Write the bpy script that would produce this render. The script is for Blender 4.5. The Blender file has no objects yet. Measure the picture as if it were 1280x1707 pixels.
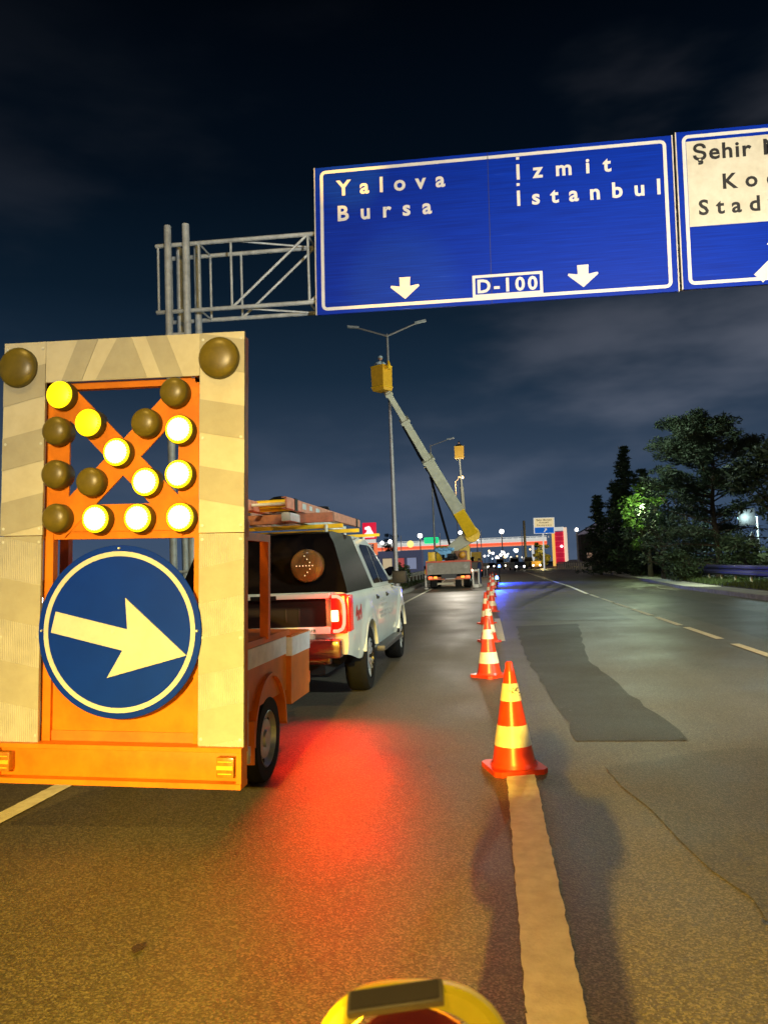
import bpy, bmesh, math, random
from mathutils import Vector, Matrix
random.seed(7)
S = bpy.context.scene
COL = S.collection
R = math.radians

# ------------------------------------------------------------------ camera
RT = Matrix(((0.9896181, 0.0472682, 0.1357265), (0.1386409, -0.0650842, -0.9882018), (-0.0378769, 0.9967596, -0.0709618)))
CAM = Vector((0, 0, 1.45))
cam = bpy.data.cameras.new('camera'); co = bpy.data.objects.new('camera', cam); COL.objects.link(co)
co.matrix_world = Matrix.Translation(CAM) @ RT.to_4x4()
cam.sensor_fit = 'HORIZONTAL'; cam.sensor_width = 36; cam.lens = 36 * 1283 / 1280
cam.clip_start = 0.05; cam.clip_end = 3000
cam.dof.use_dof = True; cam.dof.focus_distance = 7.0; cam.dof.aperture_fstop = 9.0
S.camera = co
S.view_settings.view_transform = 'Standard'; S.view_settings.look = 'None'
S.view_settings.exposure = 0; S.view_settings.gamma = 1
S.cycles.max_bounces = 6; S.cycles.use_denoising = True
S.cycles.sample_clamp_indirect = 4

def at(px, py, Y):
    v = RT @ Vector(((px - 640) / 1283, -(py - 853.5) / 1283, -1))
    return CAM + v * (Y / v.y)

# ------------------------------------------------------------------ night sky
W = bpy.data.worlds.new('World'); S.world = W; W.use_nodes = True
nt = W.node_tree; N = nt.nodes; L = nt.links; N.clear()
def nd(t, **k):
    n = N.new(t)
    for a, b in k.items(): setattr(n, a, b)
    return n
out = nd('ShaderNodeOutputWorld'); bg = nd('ShaderNodeBackground'); tc = nd('ShaderNodeTexCoord')
sx = nd('ShaderNodeSeparateXYZ'); L.new(tc.outputs['Generated'], sx.inputs[0])
cr = nd('ShaderNodeValToRGB'); L.new(sx.outputs['Z'], cr.inputs[0])
stops = [(0, (.050, .082, .140)), (.04, (.046, .078, .138)), (.14, (.029, .051, .090)), (.24, (.0095, .024, .047)), (.34, (.0035, .0110, .023)),
         (.46, (.0012, .0042, .0095)), (.62, (.0003, .0013, .0030)), (1, (.0002, .0007, .0018))]
e = cr.color_ramp.elements
e[0].position, e[0].color = 0, (*stops[0][1], 1); e[1].position, e[1].color = 1, (*stops[-1][1], 1)
for p, c in stops[1:-1]:
    q = e.new(p); q.color = (*c, 1)
mp = nd('ShaderNodeMapping'); mp.inputs['Scale'].default_value = (1.6, 1.6, 5.0); mp.inputs['Location'].default_value = (.35, .1, .62)
L.new(tc.outputs['Generated'], mp.inputs[0])
nz = nd('ShaderNodeTexNoise'); nz.inputs['Scale'].default_value = 1.5; nz.inputs['Detail'].default_value = 5; nz.inputs['Roughness'].default_value = .5
L.new(mp.outputs[0], nz.inputs[0])
cl = nd('ShaderNodeMapRange'); cl.inputs[1].default_value = .44; cl.inputs[2].default_value = .70; cl.interpolation_type = 'SMOOTHSTEP'; L.new(nz.outputs[0], cl.inputs[0])
hz = nd('ShaderNodeMapRange'); hz.inputs[1].default_value = .62; hz.inputs[2].default_value = .10; hz.inputs[3].default_value = .04; hz.inputs[4].default_value = 1; L.new(sx.outputs['Z'], hz.inputs[0])
rt_ = nd('ShaderNodeMapRange'); rt_.inputs[1].default_value = -.3; rt_.inputs[2].default_value = .3; rt_.inputs[3].default_value = .25; rt_.inputs[4].default_value = 1.15; L.new(sx.outputs['X'], rt_.inputs[0])
m1 = nd('ShaderNodeMath', operation='MULTIPLY'); L.new(cl.outputs[0], m1.inputs[0]); L.new(hz.outputs[0], m1.inputs[1])
m2 = nd('ShaderNodeMath', operation='MULTIPLY'); L.new(m1.outputs[0], m2.inputs[0]); L.new(rt_.outputs[0], m2.inputs[1])
mx = nd('ShaderNodeMix', data_type='RGBA', blend_type='ADD'); mx.inputs[0].default_value = 1
sc = nd('ShaderNodeMix', data_type='RGBA', blend_type='MULTIPLY'); sc.inputs[0].default_value = 1; sc.inputs[6].default_value = (.085, .084, .098, 1)
L.new(m2.outputs[0], sc.inputs[7]); L.new(cr.outputs[0], mx.inputs[6]); L.new(sc.outputs[2], mx.inputs[7])
L.new(mx.outputs[2], bg.inputs[0]); bg.inputs[1].default_value = 1.0; L.new(bg.outputs[0], out.inputs[0])

# ------------------------------------------------------------------ lamps of the night road and added fill spots
def point(name, loc, col, power, size=.1):
    l = bpy.data.lights.new(name, 'POINT'); l.color = col; l.energy = power; l.shadow_soft_size = size
    o = bpy.data.objects.new(name, l); o.location = loc; COL.objects.link(o); return o
def spot(name, loc, to, col, power, deg, blend=.5, size=.1):
    l = bpy.data.lights.new(name, 'SPOT'); l.color = col; l.energy = power; l.spot_size = R(deg); l.spot_blend = blend; l.shadow_soft_size = size
    o = bpy.data.objects.new(name, l); o.location = loc
    o.rotation_euler = (Vector(to) - Vector(loc)).to_track_quat('-Z', 'Y').to_euler(); COL.objects.link(o); return o
sun = bpy.data.lights.new('moon', 'SUN'); sun.energy = .05; sun.angle = R(3); sun.color = (1, .95, .85)
so = bpy.data.objects.new('moon', sun); so.rotation_euler = (R(62), 0, R(-12)); COL.objects.link(so)
spot('lamp_behind', (-.45, -11, 4.35), (.75, -2.8, 0), (1, .62, .05), 46000, 56, 1, .09)
spot('trailer_fill', (-1.2, -9, 4.0), (-2.1, 4.25, 1.7), (1, .86, .60), 5000, 17, .5, .1)  # unseen spot added to brighten the trailer boards alone
point('overhead_street_lamp', (-3.6, -1.5, 11.5), (1, .62, .13), 2200, .3)
spot('side_fill', (9.5, 3.5, 5.5), (-1.6, 10.6, .9), (.86, 1, .92), 5200, 46, .8, .25)  # added fill for the right sides of pickup and trailer, no fitting there
spot('sign_fill', (6.5, -9, 1.0), (1.4, 15, 8.3), (1, .98, .95), 18500, 42, .7, .3)  # added spot standing in for headlight glare returned by the reflective signs
spot('right_lane_fill', (6.5, -9, 9), (3.6, 24, 0), (1, .86, .62), 19000, 44, .9, .3)  # fill put in behind the camera to lift the right lane and its dashes
spot('sign_glint_spot', (-.6, -4, 2.2), (-1.5, 14.9, 6.95), (1, .46, .02), 16000, 8, .8, .05)  # two narrow spots added to imitate amber beacon glints on the big sign
spot('sign_glint_spot', (-.6, -4, 2.2), (-2.5, 14.9, 9.45), (1, .46, .02), 26000, 5, .8, .05)
spot('truck_work_light', (-2.0, 44.0, 3.6), (-1.2, 27, 0), (1, .90, .74), 900, 95, .6, .25)
spot('boom_fill', (13, 22, 5.5), (-3.2, 43.5, 7.0), (1, .98, .84), 11500, 56, .6, .25)  # added fill aimed at the raised boom, not a lamp of the truck
point('far_street_lamp', (-2, 75, 11), (1, .9, .75), 1300, .3)

# ------------------------------------------------------------------ materials
MATS = {}
def mat(name, col, rough=.6, metal=0., var=.18, scale=5., bump=0., bscale=60., emit=None, estr=1., spec=.5, coat=0., alpha=1., dirt=None):
    if name in MATS: return MATS[name]
    m = bpy.data.materials.new(name); m.use_nodes = True; MATS[name] = m
    t = m.node_tree; b = t.nodes['Principled BSDF']; l = t.links
    b.inputs['Roughness'].default_value = rough; b.inputs['Metallic'].default_value = metal
    b.inputs['Specular IOR Level'].default_value = spec; b.inputs['Coat Weight'].default_value = coat
    b.inputs['Alpha'].default_value = alpha
    c = t.nodes.new('ShaderNodeTexCoord')
    n = t.nodes.new('ShaderNodeTexNoise'); n.inputs['Scale'].default_value = scale; n.inputs['Detail'].default_value = 6; n.inputs['Roughness'].default_value = .65
    l.new(c.outputs['Object'], n.inputs[0])
    r = t.nodes.new('ShaderNodeValToRGB'); l.new(n.outputs[0], r.inputs[0])
    d = dirt or tuple(x * (1 - var * 2) for x in col)
    r.color_ramp.elements[0].position = .3; r.color_ramp.elements[0].color = (*d, 1)
    r.color_ramp.elements[1].position = .62; r.color_ramp.elements[1].color = (*col, 1)
    l.new(r.outputs[0], b.inputs['Base Color'])
    if bump:
        n2 = t.nodes.new('ShaderNodeTexNoise'); n2.inputs['Scale'].default_value = bscale; n2.inputs['Detail'].default_value = 3
        l.new(c.outputs['Object'], n2.inputs[0])
        bm_ = t.nodes.new('ShaderNodeBump'); bm_.inputs['Strength'].default_value = bump; bm_.inputs['Distance'].default_value = .01
        l.new(n2.outputs[0], bm_.inputs['Height']); l.new(bm_.outputs[0], b.inputs['Normal'])
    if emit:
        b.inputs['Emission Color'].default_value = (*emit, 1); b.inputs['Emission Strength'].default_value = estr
    return m

def asphalt(name, lo, hi, rough=(.42, .60), tint=(.97, .84, .60)):
    m = bpy.data.materials.new(name); m.use_nodes = True; t = m.node_tree; b = t.nodes['Principled BSDF']; l = t.links
    c = t.nodes.new('ShaderNodeTexCoord')
    v = t.nodes.new('ShaderNodeTexVoronoi'); v.inputs['Scale'].default_value = 130; l.new(c.outputs['Object'], v.inputs[0])
    n = t.nodes.new('ShaderNodeTexNoise'); n.inputs['Scale'].default_value = .55; n.inputs['Detail'].default_value = 8; n.inputs['Roughness'].default_value = .6; l.new(c.outputs['Object'], n.inputs[0])
    n3 = t.nodes.new('ShaderNodeTexNoise'); n3.inputs['Scale'].default_value = 75; n3.inputs['Detail'].default_value = 5; l.new(c.outputs['Object'], n3.inputs[0])
    st = t.nodes.new('ShaderNodeMapping'); st.inputs['Scale'].default_value = (2.2, .06, 1); l.new(c.outputs['Object'], st.inputs[0])
    n4 = t.nodes.new('ShaderNodeTexNoise'); n4.inputs['Scale'].default_value = 1; n4.inputs['Detail'].default_value = 4; l.new(st.outputs[0], n4.inputs[0])
    sep = t.nodes.new('ShaderNodeSeparateColor'); l.new(v.outputs['Color'], sep.inputs[0])
    def math_(op, a, bb):
        q = t.nodes.new('ShaderNodeMath'); q.operation = op
        for i, z in ((0, a), (1, bb)):
            if isinstance(z, (int, float)): q.inputs[i].default_value = z
            else: l.new(z, q.inputs[i])
        return q.outputs[0]
    pw = math_('POWER', sep.outputs[0], 2.5)
    s = math_('ADD', math_('MULTIPLY', pw, .62), math_('MULTIPLY', n3.outputs[0], .3))
    s = math_('ADD', s, math_('MULTIPLY', n.outputs[0], .32)); s = math_('ADD', s, math_('MULTIPLY', n4.outputs[0], .22))
    r = t.nodes.new('ShaderNodeValToRGB'); l.new(s, r.inputs[0])
    r.color_ramp.elements[0].position = .28; r.color_ramp.elements[0].color = (*[lo * k for k in tint], 1)
    r.color_ramp.elements[1].position = .95; r.color_ramp.elements[1].color = (*[hi * k for k in tint], 1)
    l.new(r.outputs[0], b.inputs['Base Color'])
    mr = t.nodes.new('ShaderNodeMapRange'); mr.inputs[1].default_value = .3; mr.inputs[2].default_value = .7; mr.inputs[3].default_value = rough[0]; mr.inputs[4].default_value = rough[1]
    l.new(n.outputs[0], mr.inputs[0]); l.new(mr.outputs[0], b.inputs['Roughness'])
    h = math_('ADD', v.outputs['Distance'], math_('MULTIPLY', n3.outputs[0], .5))
    bp = t.nodes.new('ShaderNodeBump'); bp.inputs['Strength'].default_value = .45; bp.inputs['Distance'].default_value = .004
    l.new(h, bp.inputs['Height']); l.new(bp.outputs[0], b.inputs['Normal'])
    return m

M_road = asphalt('asphalt', .026, .19)
M_patch = asphalt('asphalt_dark', .012, .075, (.5, .7))
M_seam = asphalt('tar_seam', .006, .03, (.35, .5))
M_line = mat('road_paint', (.86, .82, .66), .6, var=.22, scale=9, bump=.5, bscale=90, dirt=(.64, .59, .45))
M_conc = mat('kerb_concrete', (.34, .33, .30), .85, var=.2, scale=3, bump=.4, bscale=40)
M_earth = mat('verge_earth', (.055, .048, .03), .95, var=.3, scale=2, bump=.8, bscale=12)
M_grass = mat('grass', (.05, .085, .02), .8, var=.3, scale=1.5)
M_org = mat('orange_paint', (.64, .185, .006), .5, spec=.2, var=.14, scale=4, bump=.06, bscale=30, dirt=(.48, .13, .004))
M_orgd = mat('orange_paint_side', (.66, .165, .008), .45, var=.14, scale=4, dirt=(.46, .11, .008))
M_cream = mat('cream_reflective', (.48, .47, .38), .6, spec=.2, var=.10, scale=7, bump=.12, bscale=25, dirt=(.42, .40, .31))
M_cream2 = mat('grey_reflective', (.345, .34, .28), .6, spec=.2, var=.12, scale=7, bump=.12, bscale=25, dirt=(.30, .29, .235))
M_blue = mat('sign_blue_dark', (.0008, .026, .30), .5, spec=.10, var=.1, scale=2.5)
M_dark = mat('black_plastic', (.010, .010, .011), .5, spec=.15)
M_rub = mat('tyre_rubber', (.008, .008, .008), .85, spec=.2, bump=.2, bscale=30)
M_rim = mat('steel_rim', (.45, .50, .48), .35, metal=.6)
M_galv = mat('galvanised_steel', (.56, .60, .56), .5, metal=.1, var=.2, scale=5, bump=.1)
M_white = mat('white_car_paint', (.66, .72, .67), .25, coat=.5, var=.05, scale=2)
M_glass = mat('dark_glass', (.008, .007, .010), .08, spec=.25)
M_canopy = mat('black_gloss', (.007, .005, .005), .4, spec=.008)
M_yel = mat('yellow_paint', (.80, .50, .015), .4, var=.12)
M_skin = mat('skin', (.45, .26, .17), .6)
M_navy = mat('navy_workwear', (.012, .025, .10), .85)
M_wsign = mat('sign_white', (.80, .78, .70), .5, var=.05, scale=6)
M_bsign = mat('sign_black', (.012, .012, .012), .5)
M_redp = mat('red_paint', (.55, .02, .012), .4)
M_bark = mat('bark', (.055, .04, .028), .9, bump=.7, bscale=20)

def signblue():
    m = bpy.data.materials.new('sign_blue'); m.use_nodes = True; t = m.node_tree; b = t.nodes['Principled BSDF']; l = t.links
    c = t.nodes.new('ShaderNodeTexCoord'); mp_ = t.nodes.new('ShaderNodeMapping'); mp_.inputs['Scale'].default_value = (.55, 1, 22); l.new(c.outputs['Object'], mp_.inputs[0])
    n = t.nodes.new('ShaderNodeTexNoise'); n.inputs['Scale'].default_value = 1.6; n.inputs['Detail'].default_value = 3; l.new(mp_.outputs[0], n.inputs[0])
    r = t.nodes.new('ShaderNodeValToRGB'); l.new(n.outputs[0], r.inputs[0]); E = r.color_ramp.elements
    E[0].position = .3; E[0].color = (.0008, .022, .30, 1); E[1].position = .72; E[1].color = (.0010, .036, .46, 1)
    q = E.new(.755); q.color = (.02, .07, .42, 1); q = E.new(.775); q.color = (.18, .25, .5, 1)
    l.new(r.outputs[0], b.inputs['Base Color']); b.inputs['Roughness'].default_value = .45; b.inputs['Specular IOR Level'].default_value = .10
    return m
M_sblue = signblue()
def ribbed(name, col):
    m = mat(name, col, .5, var=.10, scale=7, dirt=tuple(x * .78 for x in col)); t = m.node_tree; b = t.nodes['Principled BSDF']
    c = t.nodes.new('ShaderNodeTexCoord'); w = t.nodes.new('ShaderNodeTexWave'); w.inputs['Scale'].default_value = 26; w.inputs['Distortion'].default_value = .3
    t.links.new(c.outputs['Object'], w.inputs[0]); bp = t.nodes.new('ShaderNodeBump'); bp.inputs['Strength'].default_value = .8; bp.inputs['Distance'].default_value = .006
    t.links.new(w.outputs[0], bp.inputs['Height']); t.links.new(bp.outputs[0], b.inputs['Normal']); return m
M_rib = ribbed('cream_ribbed', (.48, .48, .42))

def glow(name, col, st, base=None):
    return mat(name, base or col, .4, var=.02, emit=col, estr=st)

# ------------------------------------------------------------------ mesh helpers
class MB:
    def __init__(s): s.bm = bmesh.new()
    def box(s, c, d, rz=0, rx=0, ry=0, bv=0):
        m = Matrix.Translation(c) @ Matrix.Rotation(rz, 4, 'Z') @ Matrix.Rotation(ry, 4, 'Y') @ Matrix.Rotation(rx, 4, 'X')
        r = bmesh.ops.create_cube(s.bm, size=1, matrix=m @ Matrix.Diagonal((*d, 1)))
        if bv:
            es = list({e for v in r['verts'] for e in v.link_edges})
            bmesh.ops.bevel(s.bm, geom=es, offset=bv, segments=2, affect='EDGES', profile=.6)
        return s
    def bar(s, p0, p1, w, h, up=(0, 0, 1)):
        p0, p1 = Vector(p0), Vector(p1); y = (p1 - p0); ln = y.length; y.normalize()
        x = y.cross(Vector(up)); x = x.normalized() if x.length > 1e-4 else Vector((1, 0, 0)); z = x.cross(y)
        m = Matrix((x, y, z)).transposed().to_4x4(); m.translation = (p0 + p1) / 2
        bmesh.ops.create_cube(s.bm, size=1, matrix=m @ Matrix.Diagonal((w, ln, h, 1))); return s
    def tube(s, p0, p1, r0, r1=None, n=12):
        p0, p1 = Vector(p0), Vector(p1); d = p1 - p0
        m = d.to_track_quat('Z', 'Y').to_matrix().to_4x4(); m.translation = (p0 + p1) / 2
        bmesh.ops.create_cone(s.bm, cap_ends=True, segments=n, radius1=r0, radius2=r0 if r1 is None else r1, depth=d.length, matrix=m); return s
    def lathe(s, prof, n=24, m=None, cap=True):
        m = m or Matrix(); rings = []
        for r, z in prof:
            if r < 1e-5: rings.append([s.bm.verts.new(m @ Vector((0, 0, z)))])
            else: rings.append([s.bm.verts.new(m @ Vector((r * math.cos(2 * math.pi * i / n), r * math.sin(2 * math.pi * i / n), z))) for i in range(n)])
        for a, b in zip(rings, rings[1:]):
            for i in range(n):
                j = (i + 1) % n
                if len(a) == 1 and len(b) == 1: continue
                if len(a) == 1: s.bm.faces.new((a[0], b[i], b[j]))
                elif len(b) == 1: s.bm.faces.new((a[i], b[0], a[j]))
                else: s.bm.faces.new((a[i], b[i], b[j], a[j]))
        if cap:
            for k in (0, -1):
                if len(rings[k]) > 1: s.bm.faces.new(rings[k] if k else rings[k][::-1])
        return s
    def prism(s, pts, d0, d1, plane='xz', f=None):
        def P(a, b, d):
            v = {'xz': (a, d, b), 'yz': (d, a, b), 'xy': (a, b, d)}[plane]
            return f(Vector(v)) if f else v
        A = [s.bm.verts.new(P(a, b, d0)) for a, b in pts]; B = [s.bm.verts.new(P(a, b, d1)) for a, b in pts]
        s.bm.faces.new(A); s.bm.faces.new(B[::-1]); n = len(pts)
        for i in range(n): s.bm.faces.new((A[i], B[i], B[(i + 1) % n], A[(i + 1) % n]))
        return s
    def sphere(s, c, r, n=12, sz=1):
        bmesh.ops.create_uvsphere(s.bm, u_segments=n, v_segments=max(6, n // 2), radius=1, matrix=Matrix.Translation(c) @ Matrix.Diagonal((r, r, r * sz, 1))); return s
    def face(s, pts): s.bm.faces.new([s.bm.verts.new(p) for p in pts]); return s
    def build(s, name, m, parent=None, loc=None, sharp=.6, flat=False):
        bm = s.bm; bmesh.ops.recalc_face_normals(bm, faces=bm.faces)
        if not flat:
            for f in bm.faces: f.smooth = True
            for e_ in bm.edges:
                if len(e_.link_faces) == 2 and e_.calc_face_angle(0) > sharp: e_.smooth = False
        me = bpy.data.meshes.new(name); bm.to_mesh(me); bm.free(); me.materials.append(m)
        o = bpy.data.objects.new(name, me); COL.objects.link(o)
        if parent: o.parent = parent
        if loc is not None: o.location = loc
        return o

def thing(name, label, cat, loc=(0, 0, 0), rot=(0, 0, 0), group=None):
    o = bpy.data.objects.new(name, None); COL.objects.link(o); o.location = loc; o.rotation_euler = rot; o.empty_display_size = .2
    return tag(o, label, cat, group)
def tag(o, label, cat, group=None):
    o['label'] = label; o['category'] = cat
    if group: o['group'] = group
    return o
def struct(o): o['kind'] = 'structure'; return o
def dup(root, loc, rot=None, label=None):
    def cp(o, par):
        c = o.copy(); COL.objects.link(c)
        if par: c.parent = par
        for ch in o.children: cp(ch, c)
        return c
    r = cp(root, None); r.location = loc
    if rot is not None: r.rotation_euler = rot
    if label: r['label'] = label
    return r
def lettering(txt, cap, width, x, z, y, m, parent, name='lettering', bold=.012, depth=.004):
    """flat letters facing -Y, left edge x, baseline z"""
    def mk(sp):
        c = bpy.data.curves.new(name, 'FONT'); c.body = txt; c.size = cap / .73; c.space_character = sp; c.offset = bold * cap / .3; c.extrude = depth / 2; c.resolution_u = 3
        o = bpy.data.objects.new(name, c); COL.objects.link(o); bpy.context.view_layer.update(); return o, c
    sp = 1.0; sq = 1
    if width and len(txt) > 1:
        o, c = mk(1.0); w1 = o.dimensions.x; c.space_character = 2.0; bpy.context.view_layer.update(); w2 = o.dimensions.x
        sp = max(1, 1 + (width - w1) / max(w2 - w1, 1e-6)); c.space_character = sp; sq = min(1, width / w1)
    else: o, c = mk(1.0)
    dg = bpy.context.evaluated_depsgraph_get(); dg.update()
    me = bpy.data.meshes.new_from_object(o.evaluated_get(dg)); bpy.data.objects.remove(o)
    xs = [v.co.x for v in me.vertices]; x0 = min(xs)
    for v in me.vertices: v.co = Vector(((v.co.x - x0) * sq, -v.co.z, v.co.y))
    me.materials.clear(); me.materials.append(m); ob = bpy.data.objects.new(name, me); COL.objects.link(ob); ob.parent = parent; ob.location = (x, y, z); return ob
def border(x0, z0, x1, z1, w, r, y0, y1):
    def rr(a, b, c_, d, q, n=5):
        P = []
        for cx, cz, s0 in ((c_ - q, d - q, 0), (a + q, d - q, 1), (a + q, b + q, 2), (c_ - q, b + q, 3)):
            for i in range(n + 1):
                t = (s0 + i / n) * math.pi / 2; P.append((cx + q * math.cos(t), cz + q * math.sin(t)))
        return P
    A = rr(x0, z0, x1, z1, r); B = rr(x0 + w, z0 + w, x1 - w, z1 - w, max(r - w, .005)); mb = MB(); n = len(A)
    vs = [[mb.bm.verts.new((p[0], y, p[1])) for p in P] for P in (A, B) for y in (y0, y1)]
    for i in range(n):
        j = (i + 1) % n
        mb.bm.faces.new((vs[0][i], vs[0][j], vs[2][j], vs[2][i])); mb.bm.faces.new((vs[1][i], vs[1][j], vs[0][j], vs[0][i]))
        mb.bm.faces.new((vs[2][i], vs[2][j], vs[3][j], vs[3][i]))
    return mb
def bezier_skin(name, chains, m, parent=None, sub=1):
    """continuous body: chains = [(parent_index or None, (x,y,z), radius)]"""
    me = bpy.data.meshes.new(name); me.from_pydata([c[1] for c in chains], [(c[0], i) for i, c in enumerate(chains) if c[0] is not None], [])
    o = bpy.data.objects.new(name, me); COL.objects.link(o); me.materials.append(m)
    sk = o.modifiers.new('skin', 'SKIN'); sk.use_smooth_shade = True
    for i, c in enumerate(chains):
        v = me.skin_vertices[0].data[i]; v.radius = (c[2], c[2]) if not isinstance(c[2], tuple) else c[2]; v.use_root = i == 0
    ss = o.modifiers.new('sub', 'SUBSURF'); ss.levels = sub; ss.render_levels = sub
    if parent: o.parent = parent
    return o

# ------------------------------------------------------------------ ground, road, markings
def jag(pts, st=.35, am=.018):
    o = []
    for (x0, y0), (x1, y1) in zip(pts, pts[1:] + pts[:1]):
        n_ = max(1, int(math.hypot(x1 - x0, y1 - y0) / st))
        for i in range(n_): o.append((x0 + (x1 - x0) * i / n_ + random.gauss(0, am), y0 + (y1 - y0) * i / n_ + random.gauss(0, am)))
    return o
def sheet(name, pts, z, m):
    if name == 'patched_asphalt': pts = jag(pts)
    return sheet_(name, pts, z, m)
def sheet_(name, pts, z, m): return struct(MB().face([(x, y, z) for x, y in pts]).build(name, m))
sheet('ground', [(-1500, -300), (1500, -300), (1500, 1500), (-1500, 1500)], -.05, M_earth)
def rx_(y): return 8.1 + max(0, y - 35) * .0645
road = [(-4.5, -30), (8.1, -30), (8.1, 35), (rx_(110), 110), (rx_(200), 200), (60, 420), (-60, 420), (-14, 200), (-5.6, 80), (-4.6, 45)]
sheet('road', road, 0, M_road)
sheet('opposite_road', [(-9.5, -30), (-9.5, 45), (-11, 80), (-20, 200), (-75, 420), (-110, 420), (-45, 200), (-24, 60), (-22, -30)], -.004, M_road)
sheet('patched_asphalt', [(.60, 6.4), (1.47, 6.4), (1.3, 11.4), (1.85, 17.9), (.47, 17.7), (.44, 12)], .004, M_patch)
sheet('patched_asphalt', [(.44, 19.2), (3.2, 18.6), (3.2, 23.5), (.30, 23.7)], .004, asphalt('asphalt_mid', .02, .10))
sheet('patched_asphalt', [(4.4, 12), (6.3, 12), (6.5, 30), (4.6, 30)], .004, asphalt('asphalt_mid_lane', .022, .11))
for pts in ([(.2, 24), (.55, 23.8), (4.2, 44), (3.9, 44.4)], [(1.0, 38), (1.4, 38), (4.6, 66), (4.2, 66)], [(2.2, 40), (2.5, 40), (5.4, 62), (5.1, 62)]):
    sheet('tar_seam', pts, .007, M_seam)
sheet('patched_asphalt', [(.70, 5.6), (.80, 4.7), (.86, 4.2), (1.0, 3.5), (1.03, 3.1), (1.16, 2.5), (1.3, 1.7), (1.6, .5), (8, .5), (8, 5.9), (4.2, 6.2), (1.6, 6.1)], .004, asphalt('asphalt_worn', .018, .145))
def line(pts, w, z=.008):
    mb = MB()
    for (x0, y0), (x1, y1) in zip(pts, pts[1:]):
        n_ = max(1, int(abs(y1 - y0) / .05)) if max(y0, y1) < 9 else 1
        for i in range(n_):
            a, b = i / n_, (i + 1) / n_
            ja = [random.uniform(-.004, .004) for _ in range(4)] if n_ > 1 else [0] * 4
            if i == 0: prev = (ja[0], ja[1])
            xa, ya, xb, yb = x0 + (x1 - x0) * a, y0 + (y1 - y0) * a, x0 + (x1 - x0) * b, y0 + (y1 - y0) * b
            mb.face([(xa - w / 2 + prev[0], ya, z), (xa + w / 2 + prev[1], ya, z), (xb + w / 2 + ja[3], yb, z), (xb - w / 2 + ja[2], yb, z)]); prev = (ja[2], ja[3])
    return struct(mb.build('lane_marking', M_line, flat=True))
line([(-3.05, -5), (-3.05, 8), (-3.5, 32), (-3.68, 46), (-4.0, 60), (-4.9, 85)], .14)
line([(.15, 1.2), (.135, 2.6), (.125, 5.7)], .19)
line([(.10, 14.4), (.06, 20.2)], .15)
for y in (29, 38, 48, 60): line([(.0, y), (.0, y + 5)], .14)
for a, b in ((7.6, 10.0), (10.7, 13.1), (13.9, 16.3), (16.8, 19.2), (19.8, 22.5), (23.1, 25.6), (26, 28.8), (29.4, 32.2)): line([(3.72 + a * .005, a), (3.72 + b * .005, b)], .14)
line([(3.86, 33), (4.1, 43), (4.2, 70), (4.5, 120), (5.2, 190)], .15)
kb = MB()
for y0, y1 in ((-20, 0), (0, 12), (12, 24), (24, 35), (35, 60), (60, 110), (110, 195)):
    x0, x1 = rx_(y0), rx_(y1)
    kb.prism([(x0, y0), (x0 + .22, y0), (x1 + .22, y1), (x1, y1)], -.05, .14, 'xy')
struct(kb.build('kerb', M_conc))
sw = MB()
for y0, y1 in ((-20, 35), (35, 110), (110, 195)):
    x0, x1 = rx_(y0) + .22, rx_(y1) + .22
    sw.prism([(x0, y0), (x0 + 1.0, y0), (x1 + 1.0, y1), (x1, y1)], -.05, .12, 'xy')
struct(sw.build('pavement', mat('paving_concrete', (.42, .41, .38), .85, var=.15, scale=1.2, bump=.3)))
vb = MB(); vb.prism([(9.32, -20), (9.32, 35), (rx_(110) + 1.22, 110), (rx_(195) + 1.22, 195), (200, 195), (200, -20)], -.05, .15, 'xy')
struct(vb.build('verge', M_earth))
mb = MB(); mb.prism([(-9.5, -20), (-4.9, -20), (-5.0, 45), (-6.0, 80), (-14.4, 198), (-19, 198), (-10.5, 80), (-9.5, 45)], -.05, .10, 'xy')
struct(mb.build('median', M_earth))
mb = MB(); mb.prism([(-4.9, -20), (-4.62, -20), (-4.72, 45), (-5.72, 80), (-5.95, 80), (-5.0, 45)], -.05, .13, 'xy'); struct(mb.build('kerb', M_conc))

def grass(name, rects, n, h, m):
    g = MB()
    for _ in range(n):
        (x0, x1, y0, y1, z) = random.choice(rects); x, y = random.uniform(x0, x1), random.uniform(y0, y1); x += max(0, y - 35) * .0645 if x0 > 5 else 0
        a = random.uniform(0, 6.28); hh = h * random.uniform(.4, 1.3); w = .02 + hh * .06; dx, dy = math.cos(a) * w, math.sin(a) * w; lx, ly = random.uniform(-.4, .4) * hh, random.uniform(-.4, .4) * hh
        g.face([(x - dx, y - dy, z), (x + dx, y + dy, z), (x + lx, y + ly, z + hh)])
    o = g.build(name, m, flat=True); o['kind'] = 'stuff'; o['label'] = 'rough green grass along the road verges'; o['category'] = 'grass'; return o
grass('grass', [(9.35, 12, 24, 44, .15), (9.35, 11.2, 26, 40, .15), (9.35, 11, 40, 100, .15), (-9.3, -5.2, 14, 70, .10)], 15000, .16, M_grass)

for k in range(12):
    x, y = random.choice((random.uniform(-2.8, 0), random.uniform(.5, 5))), random.uniform(2.2, 9); r_ = random.uniform(.008, .026)
    sheet('oil_stain', [(x + r_ * math.cos(a * .7) * random.uniform(.6, 1.3), y + r_ * 1.6 * math.sin(a * .7) * random.uniform(.6, 1.3)) for a in range(9)], .0105, M_seam)
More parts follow.
